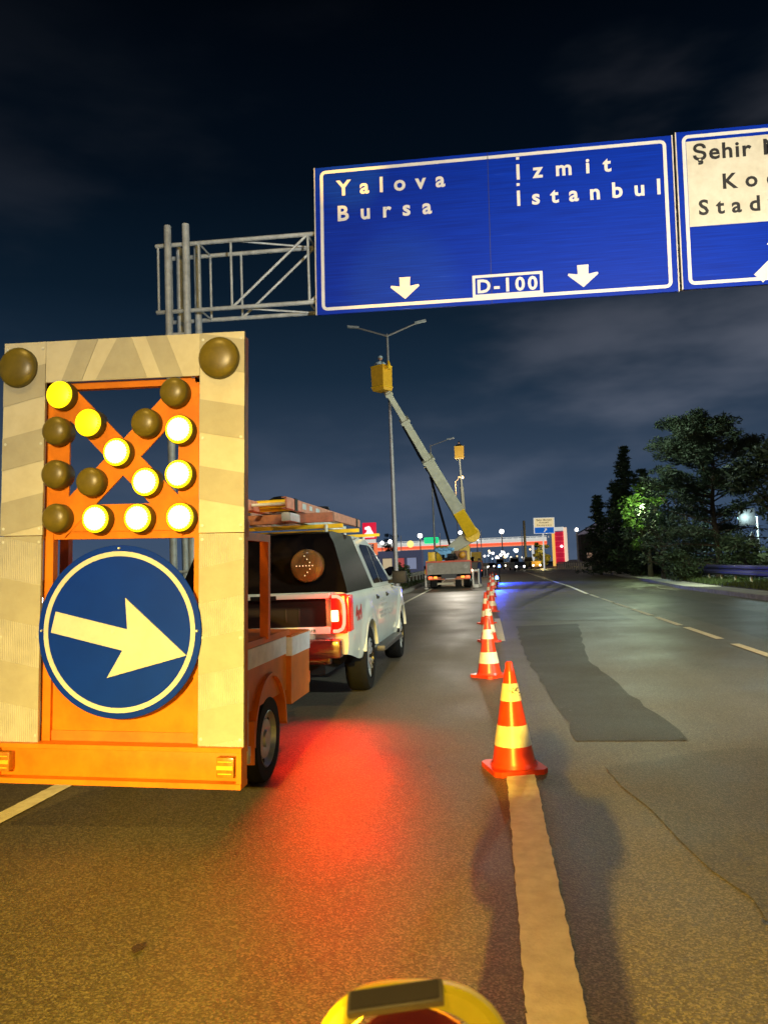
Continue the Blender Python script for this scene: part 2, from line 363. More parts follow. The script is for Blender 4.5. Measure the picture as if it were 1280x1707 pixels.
# ------------------------------------------------------------------ traffic cones
M_cone = mat('cone_plastic', (.74, .055, .012), .32, var=.10, scale=8, dirt=(.50, .035, .008))
M_band = mat('cone_band', (.74, .70, .56), .4, var=.12, scale=10)
M_band2 = mat('cone_band_yellow', (.80, .60, .06), .4, var=.10, scale=14)
def cone_thing(loc, label, rz=.3):
    t = thing('traffic_cone', label, 'traffic cone', loc, (0, 0, rz), 'traffic cones along the lane line')
    b = MB(); b.prism([(-.19, -.15), (-.15, -.19), (.15, -.19), (.19, -.15), (.19, .15), (.15, .19), (-.15, .19), (-.19, .15)], .0, .035, 'xy')
    b.lathe([(.165, .035), (.155, .06)], 20, cap=False)
    b.build('base', M_cone, t)
    rad = lambda z: .150 - (z - .05) * (.150 - .033) / .65
    MB().lathe([(rad(.05), .05), (rad(.18), .18), (rad(.34), .34), (rad(.50), .50), (rad(.62), .62), (rad(.67), .67), (.036, .69), (.030, .70), (.026, .74), (.018, .75), (0, .75)], 28).build('body', M_cone, t)
    for z0, z1 in ((.175, .315), (.48, .60)):
        o = MB().lathe([(rad(z0) + .003, z0), (rad(z1) + .003, z1)], 28, cap=False).build('reflective_band', M_band, t)
    return t
c1 = cone_thing((.085, 5.57, 0), 'nearest red traffic cone, standing at the end of the white line')
cp = [(-.10, 10.04, 'second red cone from the camera, level with the pickup tailgate'), (-.12, 14.45, 'third red cone, half hidden behind the second one'),
      (-.19, 18.7, 'fourth red cone in the row, beyond the end of the white dash'), (-.06, 23.2, 'fifth red cone in the row towards the crane truck'),
      (-.17, 27.6, 'sixth red cone, its tip showing above the nearer ones'), (-.05, 33, 'small far red cone left of the skid mark'), (-.12, 39, 'red cone beside the crane truck outrigger'),
      (.0, 45, 'far red cone lit blue beside the crane truck')]
wr = MB()
for k in range(14): wr.box((-.004 + random.uniform(-.035, .06), -.0775 + .0, .515 + random.uniform(0, .06)), (random.uniform(.006, .016), .003, random.uniform(.002, .006)))
wr.build('faded_lettering', mat('faded_ink', (.10, .09, .10), .7), c1)
for x, y, lb in cp: dup(c1, (x, y, 0), (0, random.uniform(-.012, .012), random.uniform(0, 1.5)), lb)

# ------------------------------------------------------------------ arrow board trailer
TR = thing('arrow_trailer', 'orange warning trailer with lit amber arrow lamps and round blue keep right sign', 'trailer', (-2.195, 4.25, 0), (0, .028, 0))
fr = MB()
fr.box((0, .07, 1.72), (1.5, .06, .09)); fr.box((0, .07, .70), (.97, .02, .42))
for x in (-.47, .47): fr.box((x, .06, 1.6), (.06, .05, 2.35))
fr.box((0, .06, 2.60), (1.5, .05, .04)); fr.box((.735, .05, 1.65), (.03, .06, 2.4)); fr.box((-.735, .05, 1.65), (.03, .06, 2.4))
fr.build('frame', M_org, TR)
rb = MB(); rb.box((0, .03, .375), (1.50, .05, .19), bv=.008); rb.box((0, .0, .48), (1.51, .10, .025)); rb.box((0, 0, .284), (1.51, .12, .03)); rb.box((-.74, 0, .383), (.03, .1, .168)); rb.box((.74, 0, .383), (.03, .1, .168))
rb.build('rear_panel', M_org, TR)
def board(name, x0, x1, z0, z1, slope, first, n, ribs):
    """cream plate with pairs of slanted bands, thin edge"""
    p = MB().box(((x0 + x1) / 2, 0, (z0 + z1) / 2), (x1 - x0, .018, z1 - z0)).build(name, M_cream, TR)
    h = (z1 - z0) / n
    for k in range(-1, n + 1):
        za = z0 + k * h; pts = [(x0, za), (x1, za + slope), (x1, za + slope + h), (x0, za + h)]
        # clip in z
        def clip(P, lim, keep_above):
            o = []
            for i in range(len(P)):
                a, b = P[i], P[(i + 1) % len(P)]; ia = (a[1] >= lim) == keep_above or a[1] == lim; ib = (b[1] >= lim) == keep_above or b[1] == lim
                if ia: o.append(a)
                if ia != ib and a[1] != b[1]:
                    t = (lim - a[1]) / (b[1] - a[1]); o.append((a[0] + (b[0] - a[0]) * t, lim))
            return o
        pts = clip(pts, z0 + .002, True)
        if len(pts) > 2: pts = clip(pts, z1 - .002, False)
        if len(pts) < 3 or max(q[1] for q in pts) - min(q[1] for q in pts) < .01: continue
        if (k + first) % 2 == 0: MB().prism(pts, -.0125, -.009).build('grey_band', M_cream2, p, flat=True)
        elif ribs: MB().prism(pts, -.0115, -.009).build('ribbed_band', M_rib, p, flat=True)
    return p
board('side_board', -.755, -.485, 1.70, 2.87, .06, 0, 6, False); board('side_board', .485, .755, 1.70, 2.87, -.05, 1, 6, False)
board('side_board', -.755, -.488, .485, 1.695, -.05, 1, 5, True); board('side_board', .488, .755, .485, 1.695, .055, 0, 6, True)
for bx_ in (-.735, -.505, .505, .735):
    for bz_ in (.53, 1.10, 1.66, 1.74, 2.25, 2.83): MB().lathe([(.009, 0), (.009, .004), (0, .007)], 10, Matrix.Translation((bx_, -.009, bz_)) @ Matrix.Rotation(R(90), 4, 'X'), cap=False).build('bolt', M_galv, TR)
tb = MB().box((0, 0, 2.745), (.966, .018, .25)).build('top_board', M_cream, TR)
for xa, xb in ((-.38, -.25), (.25, .38)):
    sgn = -1 if xa < 0 else 1
    bb = MB(); bb.prism([(xa, 2.625), (xb, 2.625), (xb - sgn * .10, 2.868), (xa - sgn * .10, 2.868)], -.0125, -.009); bb.build('grey_band', M_cream2, tb, flat=True)
bb = MB(); bb.prism([(-.16, 2.625), (.16, 2.625), (.06, 2.868), (-.03, 2.868)], -.0125, -.009)
bb.build('grey_band', M_cream2, tb, flat=True)
xf = MB()
def strip(a, b, w):
    a, b = Vector((a[0], a[1])), Vector((b[0], b[1])); d = (b - a).normalized(); n = Vector((-d.y, d.x)) * w / 2
    return [tuple(a + n), tuple(b + n), tuple(b - n), tuple(a - n)]
xf.prism(strip((-.44, 2.60), (.42, 1.74), .155), .024, .036); xf.prism(strip((.44, 2.60), (-.42, 1.74), .155), .027, .039)
xf.box((-.405, .035, 2.16), (.125, .014, .86)); xf.box((.405, .035, 2.16), (.125, .014, .86)); xf.box((0, .038, 1.80), (.96, .014, .16))
xf.build('lamp_carrier', M_org, TR)
M_hous = mat('lamp_rim', (.10, .085, .02), .5)
M_lit = glow('amber_lens_lit', (1, .70, .004), 1.5); M_litw = glow('amber_lens_bright', (1, .62, .045), 26)
M_unl = mat('amber_lens_dark', (.13, .10, .012), .35, var=.15, scale=12, spec=.4)
def lampm(x, z, r, state, par=TR):
    m = Matrix.Translation((x, -.0, z)) @ Matrix.Rotation(R(90), 4, 'X')
    h = MB().lathe([(r * .98, -.05), (r, -.01), (r, .03), (r * .93, .04)], 28, m).build('signal_lamp', M_hous, par)
    if state != 'off':
        MB().lathe([(r * .95, .0405), (r * .90, .046), (r * .70, .049)], 28, m, cap=False).build('lens_rim', M_lit, h)
        MB().lathe([(r * .80, .0492), (r * .6, .054), (r * .3, .057), (0, .058)], 28, m, cap=False).build('lens', M_lit if state == 'dim' else M_litw, h)
        d = MB()   # ring of small LEDs along the lens edge
        for k in range(26):
            a = 2 * math.pi * k / 26; d.sphere(m @ Vector((r * .82 * math.cos(a), r * .82 * math.sin(a), .049)), .006, 6)
        d.build('led_ring', M_lit, h)
        h['label'] = 'lit amber lamp'
    else:
        MB().lathe([(r * .94, .0405), (r * .84, .050), (r * .6, .060), (r * .3, .065), (0, .066)], 28, m, cap=False).build('lens', M_unl, h); h['label'] = 'unlit amber lamp'
    return h
for x, z, s in ((-.375, 2.535, 'dim'), (-.19, 2.36, 'dim'), (-.01, 2.18, 'on'), (.17, 2.0, 'on'), (.372, 2.30, 'on'), (.372, 2.04, 'on'), (.382, 1.79, 'on'), (.125, 1.79, 'on'), (-.135, 1.79, 'on'),
                (.335, 2.525, 'off'), (.16, 2.35, 'off'), (-.40, 2.32, 'off'), (-.40, 2.06, 'off'), (-.178, 2.01, 'off'), (-.39, 1.80, 'off')): lampm(x, z, .086, s)
for x, z in ((-.655, 2.715), (.607, 2.715)): lampm(x, z, .122, 'off')
m = Matrix.Translation((.01, -.02, 1.135)) @ Matrix.Rotation(R(90), 4, 'X')
ds = MB().lathe([(.497, -.004), (.50, 0), (.497, .004)], 72, m).build('round_sign', M_blue, TR)
M_ringw = mat('sign_cream', (.52, .52, .45), .5, var=.08, scale=8)
rg = MB(); n = 72
prof = [(.436, .0045), (.436, .007), (.464, .007), (.464, .0045)]
rg.lathe(prof, 72, m, cap=False); rg.build('ring', M_ringw, ds)
A0 = Vector((-.40, .055)); dr = Vector((.8, -.185)).normalized(); nr = Vector((-dr.y, dr.x))
def ap(u, v): q = A0 + dr * u + nr * v; return (q.x + .01, q.y + 1.135)
MB().prism([ap(0, .062), ap(.455, .062), ap(.40, .235), ap(.835, 0), ap(.40, -.235), ap(.455, -.062), ap(0, -.062)], -.034, -.0245).build('arrow', M_ringw, ds)
for px_, pz_ in ((-.02, 1.135), (.01, 1.617), (.485, 1.14), (-.465, 1.14)):
    MB().tube((px_ + .0, -.037, pz_), (px_, -.024, pz_), .011 if abs(px_) < .4 and pz_ < 1.5 else .006).build('bolt', M_galv, ds)
M_amb = mat('amber_marker', (.45, .17, .01), .25, coat=.5, var=.2, scale=30)
for x in (-.69, .66):
    h = MB().box((x, -.022, .385), (.105, .06, .115), bv=.014).build('marker_lamp', M_amb, TR)
    MB().box((x, -.052, .385), (.095, .006, .022)).box((x, -.052, .418), (.08, .004, .006)).box((x, -.052, .352), (.08, .004, .006)).build('reflector', mat('amber_reflector', (.75, .42, .03), .25), h)
# chassis body: local coords (x right, y forward)
bd = MB()
bd.box((0, 1.35, .50), (1.0, 2.6, .10)); bd.box((0, .95, .77), (1.16, 1.2, .42)); bd.box((0, 1.83, .71), (1.24, .58, .52)); bd.box((0, .95, .995), (1.2, 1.25, .04))
bd.build('body', M_orgd, TR)
W2 = .61
arc = [(1.06 + .40 * math.cos(t), .335 + .42 * math.sin(t)) for t in [R(a) for a in range(-2, 183, 10)]]; arc2 = [(1.06 + .375 * math.cos(t), .335 + .395 * math.sin(t)) for t in [R(a) for a in range(182, -3, -10)]]
for sd in (-1, 1):
    fd = MB(); fd.prism(arc + arc2, sd * .37, sd * W2, 'yz'); fd.prism([(a, b) for a, b in arc[9:]] + [(.66, .25), (1.06, .3)], sd * .37, sd * .385, 'yz')
    fd.box((sd * .50, .655, .36), (.22, .012, .28)); fd.build('mudguard', M_orgd, TR)
ps = MB(); ps.bar((.585, .97, 1.0), (.585, .97, 1.72), .06, .05); ps.bar((.60, .06, 1.695), (.60, .945, 1.695), .05, .05); ps.bar((-.60, .45, .55), (-.60, .45, 1.76), .06, .05); ps.box((0, .47, 1.77), (1.25, .05, .05))
ps.build('support_post', mat('orange_red_paint', (.80, .17, .012), .45), TR)
MB().box((.585, .96, .90), (.008, 1.10, .13)).box((.60, 1.536, .885), (.055, .008, .14)).box((.624, 1.83, .885), (.008, .57, .14)).build('reflective_stripe', mat('white_reflective', (.82, .86, .86), .4, var=.12, scale=9), TR)
MB().tube((.60, .50, .30), (.60, .50, .72), .018).tube((.60, .50, .27), (.60, .50, .32), .03).box((.60, .50, .34), (.05, .05, .06)).build('jack_leg', mat('zinc', (.7, .75, .74), .35, metal=.4), TR)
def wheel(par, x, y, r, w, rimr, side, spokes=0):
    m = Matrix.Translation((x, y, r)) @ Matrix.Rotation(R(90 * side), 4, 'Y')
    root = MB().lathe([(rimr, -w / 2), (r * .93, -w / 2), (r * .985, -w * .38), (r, -w * .2), (r, w * .2), (r * .985, w * .38), (r * .93, w / 2), (rimr, w / 2)], 36, m, cap=False).build('wheel', M_rub, par)
    if not spokes:
        MB().lathe([(rimr * 1.0, w * .46), (rimr * .96, w * .50), (rimr * .88, w * .30), (rimr * .74, w * .22), (rimr * .68, w * .36), (rimr * .45, w * .40), (rimr * .32, w * .34), (rimr * .28, w * .44), (0, w * .44)], 32, m, cap=False).build('rim', M_rim, root)
        hb = MB()
        for k in range(8): hb.tube(m @ Vector((rimr * .8 * math.cos(k * .785), rimr * .8 * math.sin(k * .785), w * .2)), m @ Vector((rimr * .8 * math.cos(k * .785), rimr * .8 * math.sin(k * .785), w * .29)), .018, n=8)
        hb.build('rim_hole', M_dark, root)
    else:
        MB().lathe([(rimr, -w * .4), (rimr, w * .44), (rimr * .93, w * .49), (rimr * .91, w * .25), (rimr * .85, -w * .1), (.05, -w * .1), (0, -w * .1)], 32, m, cap=False).build('rim_barrel', mat('dark_rim', (.03, .03, .032), .35, metal=.5), root)
        s_ = MB()
        for k in range(spokes):
            a = 2 * math.pi * k / spokes
            for da in (-.16, .16):
                p0 = m @ Vector((.055 * math.cos(a), .055 * math.sin(a), w * .30)); pm = m @ Vector((rimr * .55 * math.cos(a + da * 1.5), rimr * .55 * math.sin(a + da * 1.5), w * .40)); p1 = m @ Vector((rimr * .92 * math.cos(a + da), rimr * .92 * math.sin(a + da), w * .40))
                s_.tube(p0, pm, .020, .016, 6); s_.tube(pm, p1, .016, .018, 6)
        s_.lathe([(.07, w * .22), (.065, w * .38), (0, w * .40)], 16, m, cap=False)
        s_.build('rim', mat('bright_alloy', (.62, .64, .62), .3, metal=.6), root)
    return root
for sd in (-1, 1): wheel(TR, sd * .50, 1.06, .30, .17, .195, sd)
MB().bar((0, 2.2, .45), (0, 3.2, .45), .08, .08).bar((-.45, 2.2, .45), (0, 3.1, .45), .06, .06).bar((.45, 2.2, .45), (0, 3.1, .45), .06, .06).build('drawbar', M_org, TR)
MB().tube((-.5, 1.06, .30), (.5, 1.06, .30), .03).build('axle', M_dark, TR)

# ------------------------------------------------------------------ pickup truck
PK = thing('pickup_truck', 'white pickup with black canopy, roof rack and glowing red tail light', 'pickup truck', (-2.42, 7.85, 0))
RA, FA, WR, AR = 1.30, 4.45, .385, .455
def sidez(y, arches=True):
    zt = 1.20 if y < 1.8 else (1.19 if y < 3.6 else 1.17 - (y - 3.6) * .05 - max(0, y - 4.9) ** 2 * .8)
    zb = .44 if y > .7 else .44 + (.7 - y) * .18
    if arches:
        for c in (RA, FA):
            if abs(y - c) < AR: zb = max(zb, WR + math.sqrt(AR * AR - (y - c) ** 2))
    return zb, zt
def hw(y, z):
    w = .945 - .055 * max(0, (.72 - z) / .3) ** 2 - .035 * max(0, (z - .9) / .3) ** 2
    for c in (RA, FA):
        d = math.hypot(y - c, z - WR)
        if d < .68: w += .022 * min(1, max(0, (.68 - d) / .14))
    if y > 4.7: w -= ((y - 4.7) / .65) ** 2 * .14
    if y < .25: w -= ((.25 - y) / .25) ** 2 * .02
    return w
ys = sorted(set([round(i * .06, 3) for i in range(0, 90)] + [RA - AR, RA + AR, FA - AR, FA + AR])); ys = [y for y in ys if y <= 5.30]
mb = MB(); rings = []; NZ = 10
for y in ys:
    zb, zt = sidez(y); ring = []
    for sgn in (1, -1):
        col = [(sgn * hw(y, zb + (zt - zb) * k / NZ), y, zb + (zt - zb) * k / NZ) for k in range(NZ + 1)]
        ring += col if sgn > 0 else [(col[-1][0] * .8, y, zt + .012), (-0., y, zt + .02)][::-1][1:] + col[::-1]
    ring.insert(NZ + 1, (hw(y, zt) * .8, y, zt + .012)); rings.append([mb.bm.verts.new(p) for p in ring])
for a, b in zip(rings, rings[1:]):
    for i in range(len(a) - 1): mb.bm.faces.new((a[i], a[i + 1], b[i + 1], b[i]))
mb.bm.faces.new(rings[0]); mb.bm.faces.new(rings[-1][::-1])
BODY = mb.build('body', M_white, PK, sharp=.5)
MB().box((0, 2.8, .72), (1.46, 4.6, .62)).box((0, .6, .50), (1.3, 1.0, .3)).build('underbody', mat('underbody_black', (.006, .006, .006), .8), PK)
def loft(prof, wfun, m, name, par, sharp=.7, bv=.05):
    mb = MB(); mb.prism(prof, -1, 1, 'yz', lambda v: Vector((v.x * wfun(v.y, v.z), v.y, v.z)))
    if bv:
        es = [e for e in mb.bm.edges if e.calc_face_angle(0) > .35 and min(v.co.z for v in e.verts) > 1.25]
        bmesh.ops.bevel(mb.bm, geom=es, offset=bv, segments=3, affect='EDGES', profile=.5)
    return mb.build(name, m, par, sharp=sharp)
cw = lambda y, z: .90 - (z - 1.18) * .33
CAB = loft([(1.76, 1.19), (1.80, 1.80), (2.1, 1.84), (2.75, 1.83), (3.05, 1.76), (3.95, 1.18)], cw, M_white, 'cab', PK)
def win(pts, name, m=M_glass, off=.006, f=cw, par=None):
    for sgn in (1, -1): MB().prism(pts, off - .004, off, 'yz', lambda v: Vector((sgn * (f(v.y, v.z) + v.x), v.y, v.z))).build(name, m, par or CAB, flat=True)
win([(2.12, 1.24), (1.98, 1.72), (2.10, 1.755), (2.64, 1.755), (2.66, 1.24)], 'side_window')
win([(2.72, 1.24), (2.70, 1.755), (2.83, 1.74), (3.03, 1.68), (3.52, 1.30), (3.55, 1.24)], 'side_window')
MB().face([(-.72, 3.10, 1.735), (.72, 3.10, 1.735), (.82, 3.92, 1.212), (-.82, 3.92, 1.212)]).build('windscreen', M_glass, CAB, loc=(0, .012, .012))
kw = lambda y, z: .925 - max(0, z - 1.2) * .26 - max(0, z - 1.62) * .35
CANO = loft([(.02, 1.195), (.05, 1.26), (.22, 1.70), (.34, 1.84), (.6, 1.87), (1.70, 1.85), (1.735, 1.2)], kw, M_canopy, 'canopy', PK, bv=.06)
# rear face
tg = MB(); tg.box((0, -.012, 1.00), (1.40, .03, .30), bv=.01); TG = tg.build('tailgate', mat('tailgate_black', (.010, .006, .006), .55, spec=.1, var=.1), PK)
ri = MB()
for x in (-.5, -.35, .1, .28, .42): ri.box((x, -.03, .98), (.012, .01, .14), bv=.004)
ri.build('pressing', mat('tailgate_rib', (.02, .012, .012), .5, spec=.2), TG)
MB().box((0, -.03, 1.175), (1.50, .06, .055), bv=.012).build('tailgate_rail', M_white, TG)
MB().box((.05, -.05, 1.165), (.28, .03, .05), bv=.01).build('tailgate_handle', M_dark, TG)
MB().box((0, -.035, .82), (1.50, .06, .075), bv=.012).build('lower_strip', M_white, TG)
lettering('FUTUR', .028, .17, .43, .808, -.067, M_bsign, TG, bold=.004, depth=.003)
bu = MB(); bu.box((0, -.10, .64), (1.76, .20, .19), bv=.035); bu.box((0, -.06, .52), (1.5, .14, .08), bv=.02); bu.build('bumper', mat('bumper_red_black', (.10, .012, .012), .25, coat=.4), PK)
MB().box((.22, -.13, .42), (.05, .12, .14), bv=.01).tube((.22, -.15, .38), (.22, -.22, .44), .02).build('tow_hook', M_galv, PK)
M_tl = mat('tail_red', (.50, .008, .006), .2, coat=.5, emit=(1, .015, .005), estr=.6)
M_core = glow('tail_core', (1, .022, .013), 30); M_tw = glow('tail_white', (1, .16, .05), 26)
for sd in (1, -1):
    tl = MB(); tl.box((sd * .84, -.005, .985), (.17, .09, .41), bv=.03); tl.box((sd * .925, .10, .985), (.05, .22, .38), bv=.02); T_ = tl.build('tail_light', M_tl, PK)
    if sd > 0:
        T_['label'] = 'glowing red tail light'
        cpts = [(.775, 1.165), (.83, 1.165), (.87, 1.14), (.895, 1.09), (.90, 1.0), (.895, .88), (.875, .83), (.83, .81), (.78, .81)]; cs = MB()
        for a, b in zip(cpts, cpts[1:]): cs.tube((a[0], -.055, a[1]), (b[0], -.055, b[1]), .017, n=8)
        cs.build('light_strip', M_core, T_)
        MB().box((.80, -.052, .965), (.075, .02, .115), bv=.01).build('brake_lamp', M_tw, T_)
    else: T_['label'] = 'unlit red tail light'; T_.data.materials[0] = mat('tail_red_off', (.35, .008, .006), .2, coat=.5)
ad = Matrix.Translation((.50, .055, 1.49)) @ Matrix.Rotation(R(90), 4, 'X') @ Matrix.Rotation(R(-0), 4, 'X')
AL = MB().lathe([(.165, -.14), (.175, -.02), (.175, .02), (.165, .035), (.12, .05), (0, .055)], 32, ad, cap=False).build('arrow_lamp', mat('amber_brown_lens', (.19, .09, .02), .3, coat=.3), CANO)
dots = MB()
for u in range(6): dots.sphere((.40 + u * .034, -.003, 1.49), .0065, 6)
for u in range(1, 4):
    for s in (1, -1): dots.sphere((.57 - u * .028, -.003, 1.49 + s * u * .034), .0065, 6)
dots.build('led_arrow', glow('led_warm', (1, .75, .4), .9), AL)
for y_, sd_ in ((RA, 1), (RA, -1), (FA, 1), (FA, -1)): wheel(PK, sd_ * .815, y_, WR, .25, .245, sd_, 6)
MB().box((.93, 2.86, .42), (.20, 1.9, .07), bv=.02).box((-.93, 2.86, .42), (.20, 1.9, .07), bv=.02).build('side_step', mat('step_grey', (.05, .05, .055), .5), PK)
for sd in (1, -1):
    for c in (RA, FA):
        ar = MB(); o_, i_ = [], []
        for a in range(14, 167, 8):
            o_.append((c + (AR + .035) * math.cos(R(a)), WR + (AR + .035) * math.sin(R(a)))); i_.append((c + (AR - .004) * math.cos(R(a)), WR + (AR - .004) * math.sin(R(a))))
        ar.prism(o_ + i_[::-1], sd * .90, sd * .970, 'yz'); ar.build('wheel_arch_trim', M_white, PK)
for sd in (1, -1):
    mm = MB().box((sd * 1.06, 3.48, 1.29), (.22, .12, .19), bv=.035).box((sd * .93, 3.50, 1.23), (.14, .05, .05)).build('door_mirror', M_dark, PK)
    for y in (2.05, 2.95): MB().box((sd * .935, y, 1.06), (.03, .17, .035), bv=.01).box((sd * .93, y - .03, 1.06), (.012, .10, .075)).build('door_handle', M_dark, PK)
sm = MB()
for y in (1.83, 2.68, 3.62):
    sm.prism([(y - .004, .50), (y + .004, .50), (y + .004, 1.17), (y - .004, 1.17)], 0, 1, 'yz', lambda v: Vector((hw(v.y, v.z) - .004 + v.x * .0065, v.y, v.z)))
sm.build('door_gap', M_dark, PK)
def side_text(txt, cap, width, y, z, m, name='decal', bold=.01):
    o = lettering(txt, cap, width, 0, 0, 0, m, PK, name, bold, .002); o.rotation_euler = (0, 0, R(90)); o.location = (hw(y, z) + .004, y, z)
    for v in o.data.vertices: v.co.x, v.co.y = v.co.x, v.co.y
    return o
side_text('4x4', .17, .37, .36, .88, mat('decal_red', (.5, .02, .02), .5), bold=.006)
dm = mat('decal_grey', (.30, .33, .34), .5)
dz = MB()
for k, (y0, y1, z) in enumerate(((2.25, 2.75, 1.0), (2.2, 2.95, .93), (2.15, 3.35, .84), (2.2, 3.3, .79))):
    y = y0
    while y < y1:
        l_ = random.uniform(.03, .12); dz.prism([(y, z), (y + l_, z), (y + l_, z + .035), (y, z + .035)], 0, 1, 'yz', lambda v: Vector((hw(v.y, v.z) - .002 + v.x * .0045, v.y, v.z))); y += l_ + .03
dz.build('door_lettering', dm, PK)
RK = MB()
RK.box((0, .55, 1.925), (1.60, .05, .045)); RK.box((0, 1.6, 1.915), (1.60, .05, .045)); RK.box((0, 3.0, 1.905), (1.7, .05, .04))
RK.box((-.45, .20, 1.90), (.7, .03, .02))
RK.build('roof_rack', M_yel, PK)
rl = MB()
for x in (-.62, .62):
    rl.tube((x, .5, 1.86), (x, .5, 1.94), .02); rl.tube((x, 1.6, 1.84), (x, 1.6, 1.93), .02); rl.tube((x, 3.0, 1.80), (x, 3.0, 1.90), .02); rl.bar((x * .95, 2.0, 1.855), (x * .95, 2.7, 1.855), .03, .03)
rl.build('rack_foot', M_galv, PK)
# ladders and gear lying on the rack
M_lad = mat('ladder_fibreglass', (.62, .25, .15), .5, var=.15, scale=12, dirt=(.36, .14, .08))
def ladder(x0, z, y0, y1, label, m):
    t = thing('ladder', label, 'ladder', (x0, y0, z), (0, 0, 0), 'ladders on the pickup roof rack'); ln = y1 - y0
    for s in (0, -.42):
        rr = MB(); rr.box((s, ln / 2, .055), (.02, ln, .11)); rr.box((s - .02, ln / 2, .108), (.045, ln, .012)); rr.box((s - .02, ln / 2, .004), (.045, ln, .012)); rr.build('rail', m, t)
    k = .2
    while k < ln: MB().tube((-.42, k, .06), (0, k, .06), .016, n=8).build('rung', M_galv, t); k += .3
    MB().box((.012, .35, .055), (.012, .10, .125)).box((.012, ln - .3, .055), (.012, .10, .125)).build('end_cap', M_dark, t)
    return t
lA = ladder(-1.98, 2.065, 7.35, 11.6, 'orange ladder lying on top of the pickup roof rack', M_lad)
MB().box((.0125, .7, .06), (.004, .16, .06)).box((.0125, 1.0, .06), (.004, .12, .05)).box((.0125, 1.35, .06), (.004, .18, .045)).build('sticker', mat('ladder_sticker', (.55, .62, .60), .5), lA)
ladder(-2.75, 2.06, 7.7, 11.4, 'second orange ladder on the rack, further left', M_lad)
bm_ = tag(MB().box((-2.05, 9.1, 1.995), (.10, 3.0, .085), bv=.004).build('aluminium_beam', mat('aluminium', (.60, .68, .65), .4, metal=.3)), 'pale grey metal beam under the orange ladder', 'beam')
tag(MB().box((-2.42, 8.02, 2.0), (1.55, .09, .10), bv=.004).build('timber_beam', mat('red_timber', (.34, .14, .08), .75, var=.2, scale=12)), 'reddish timber laid crosswise on the back of the roof rack', 'timber')
gp = MB(); gp.tube((-2.75, 7.78, 2.15), (-2.02, 7.78, 2.16), .035).tube((-2.8, 7.85, 2.10), (-2.05, 7.83, 2.10), .03); tag(gp.build('yellow_poles', M_yel), 'two yellow poles strapped across the ladders', 'poles')
tag(MB().sphere((-2.3, 8.3, 2.19), .15, 12, .6).sphere((-2.2, 8.5, 2.17), .12, 10, .6).build('black_bag', M_dark), 'black rolled bag lying on the ladders, nearer the tailgate', 'bag')
tag(MB().lathe([(.09, -.03), (.15, -.03), (.16, 0), (.15, .03), (.09, .03)], 20, Matrix.Translation((-2.2, 9.7, 2.22)), cap=False).build('cable_coil', M_dark), 'black cable coil lying on the ladders, nearer the cab', 'cable')

# ------------------------------------------------------------------ sign gantry
TL = .018
GA = thing('sign_gantry', 'galvanised lattice gantry carrying the blue overhead signs', 'sign gantry', (0, 15, 0))
cz = lambda x, z: z - TL * x
for x in (-6.43, -6.03):
    for dy in (0, .62):
        p = MB(); p.tube((x, dy, -.1), (x, dy, 8.78 if dy == 0 else 8.55), .075, n=16)
        for z in (8.45, 8.62): p.tube((x + .02, dy - .08, z), (x + .02, dy - .05, z), .018, n=8)
        p.build('post', M_galv, GA)
for x in (11.0, 11.4):
    for dy in (0, .62): MB().tube((x, dy, -.1), (x, dy, 8.6), .075, n=16).build('post', M_galv, GA)
ch = {}
for dy in (.12, .80):
    for z in (8.42, 6.98):
        MB().tube((-6.75, dy, cz(-6.75, z - .12)), (11.7, dy, cz(11.7, z - .12)), .045, n=10).build('chord', M_galv, GA)
br = MB(); xs = [-6.70, -5.80, -5.10, -3.45, -1.8, -.15, 1.5, 3.15, 4.8, 6.5, 8.2, 9.9, 11.5]
for i, x in enumerate(xs):
    for dy in (.12, .80): br.tube((x, dy, cz(x, 6.86)), (x, dy, cz(x, 8.30)), .026, n=8)
    if i in (1, 3, 4, 5, 6, 7, 8, 9, 10, 11): br.tube((x, .12, cz(x, 8.30)), (x, .80, cz(x, 8.30)), .022, n=8); br.tube((x, .12, cz(x, 6.86)), (x, .80, cz(x, 6.86)), .022, n=8)
    if 2 <= i < len(xs) - 2:
        x2 = xs[i + 1]
        for dy in (.12, .80): br.tube((x, dy, cz(x, 6.86)), (x2, dy, cz(x2, 8.30)), .028, n=8)
        br.tube((x, .12, cz(x, 8.30)), (x2, .80, cz(x2, 8.30)), .022, n=8); br.tube((x, .12, cz(x, 6.86)), (x2, .80, cz(x2, 6.86)), .022, n=8)
br.build('bracing', M_galv, GA)
for z in (1.5, 3.5, 5.5, 6.45): MB().tube((-6.43, 0, z), (-6.03, 0, z), .03, n=8).tube((-6.43, .62, z + .15), (-6.03, .62, z + .15), .03, n=8).tube((-6.03, 0, z), (-6.03, .62, z - .3), .026, n=8).build('brace_rung', M_galv, GA)

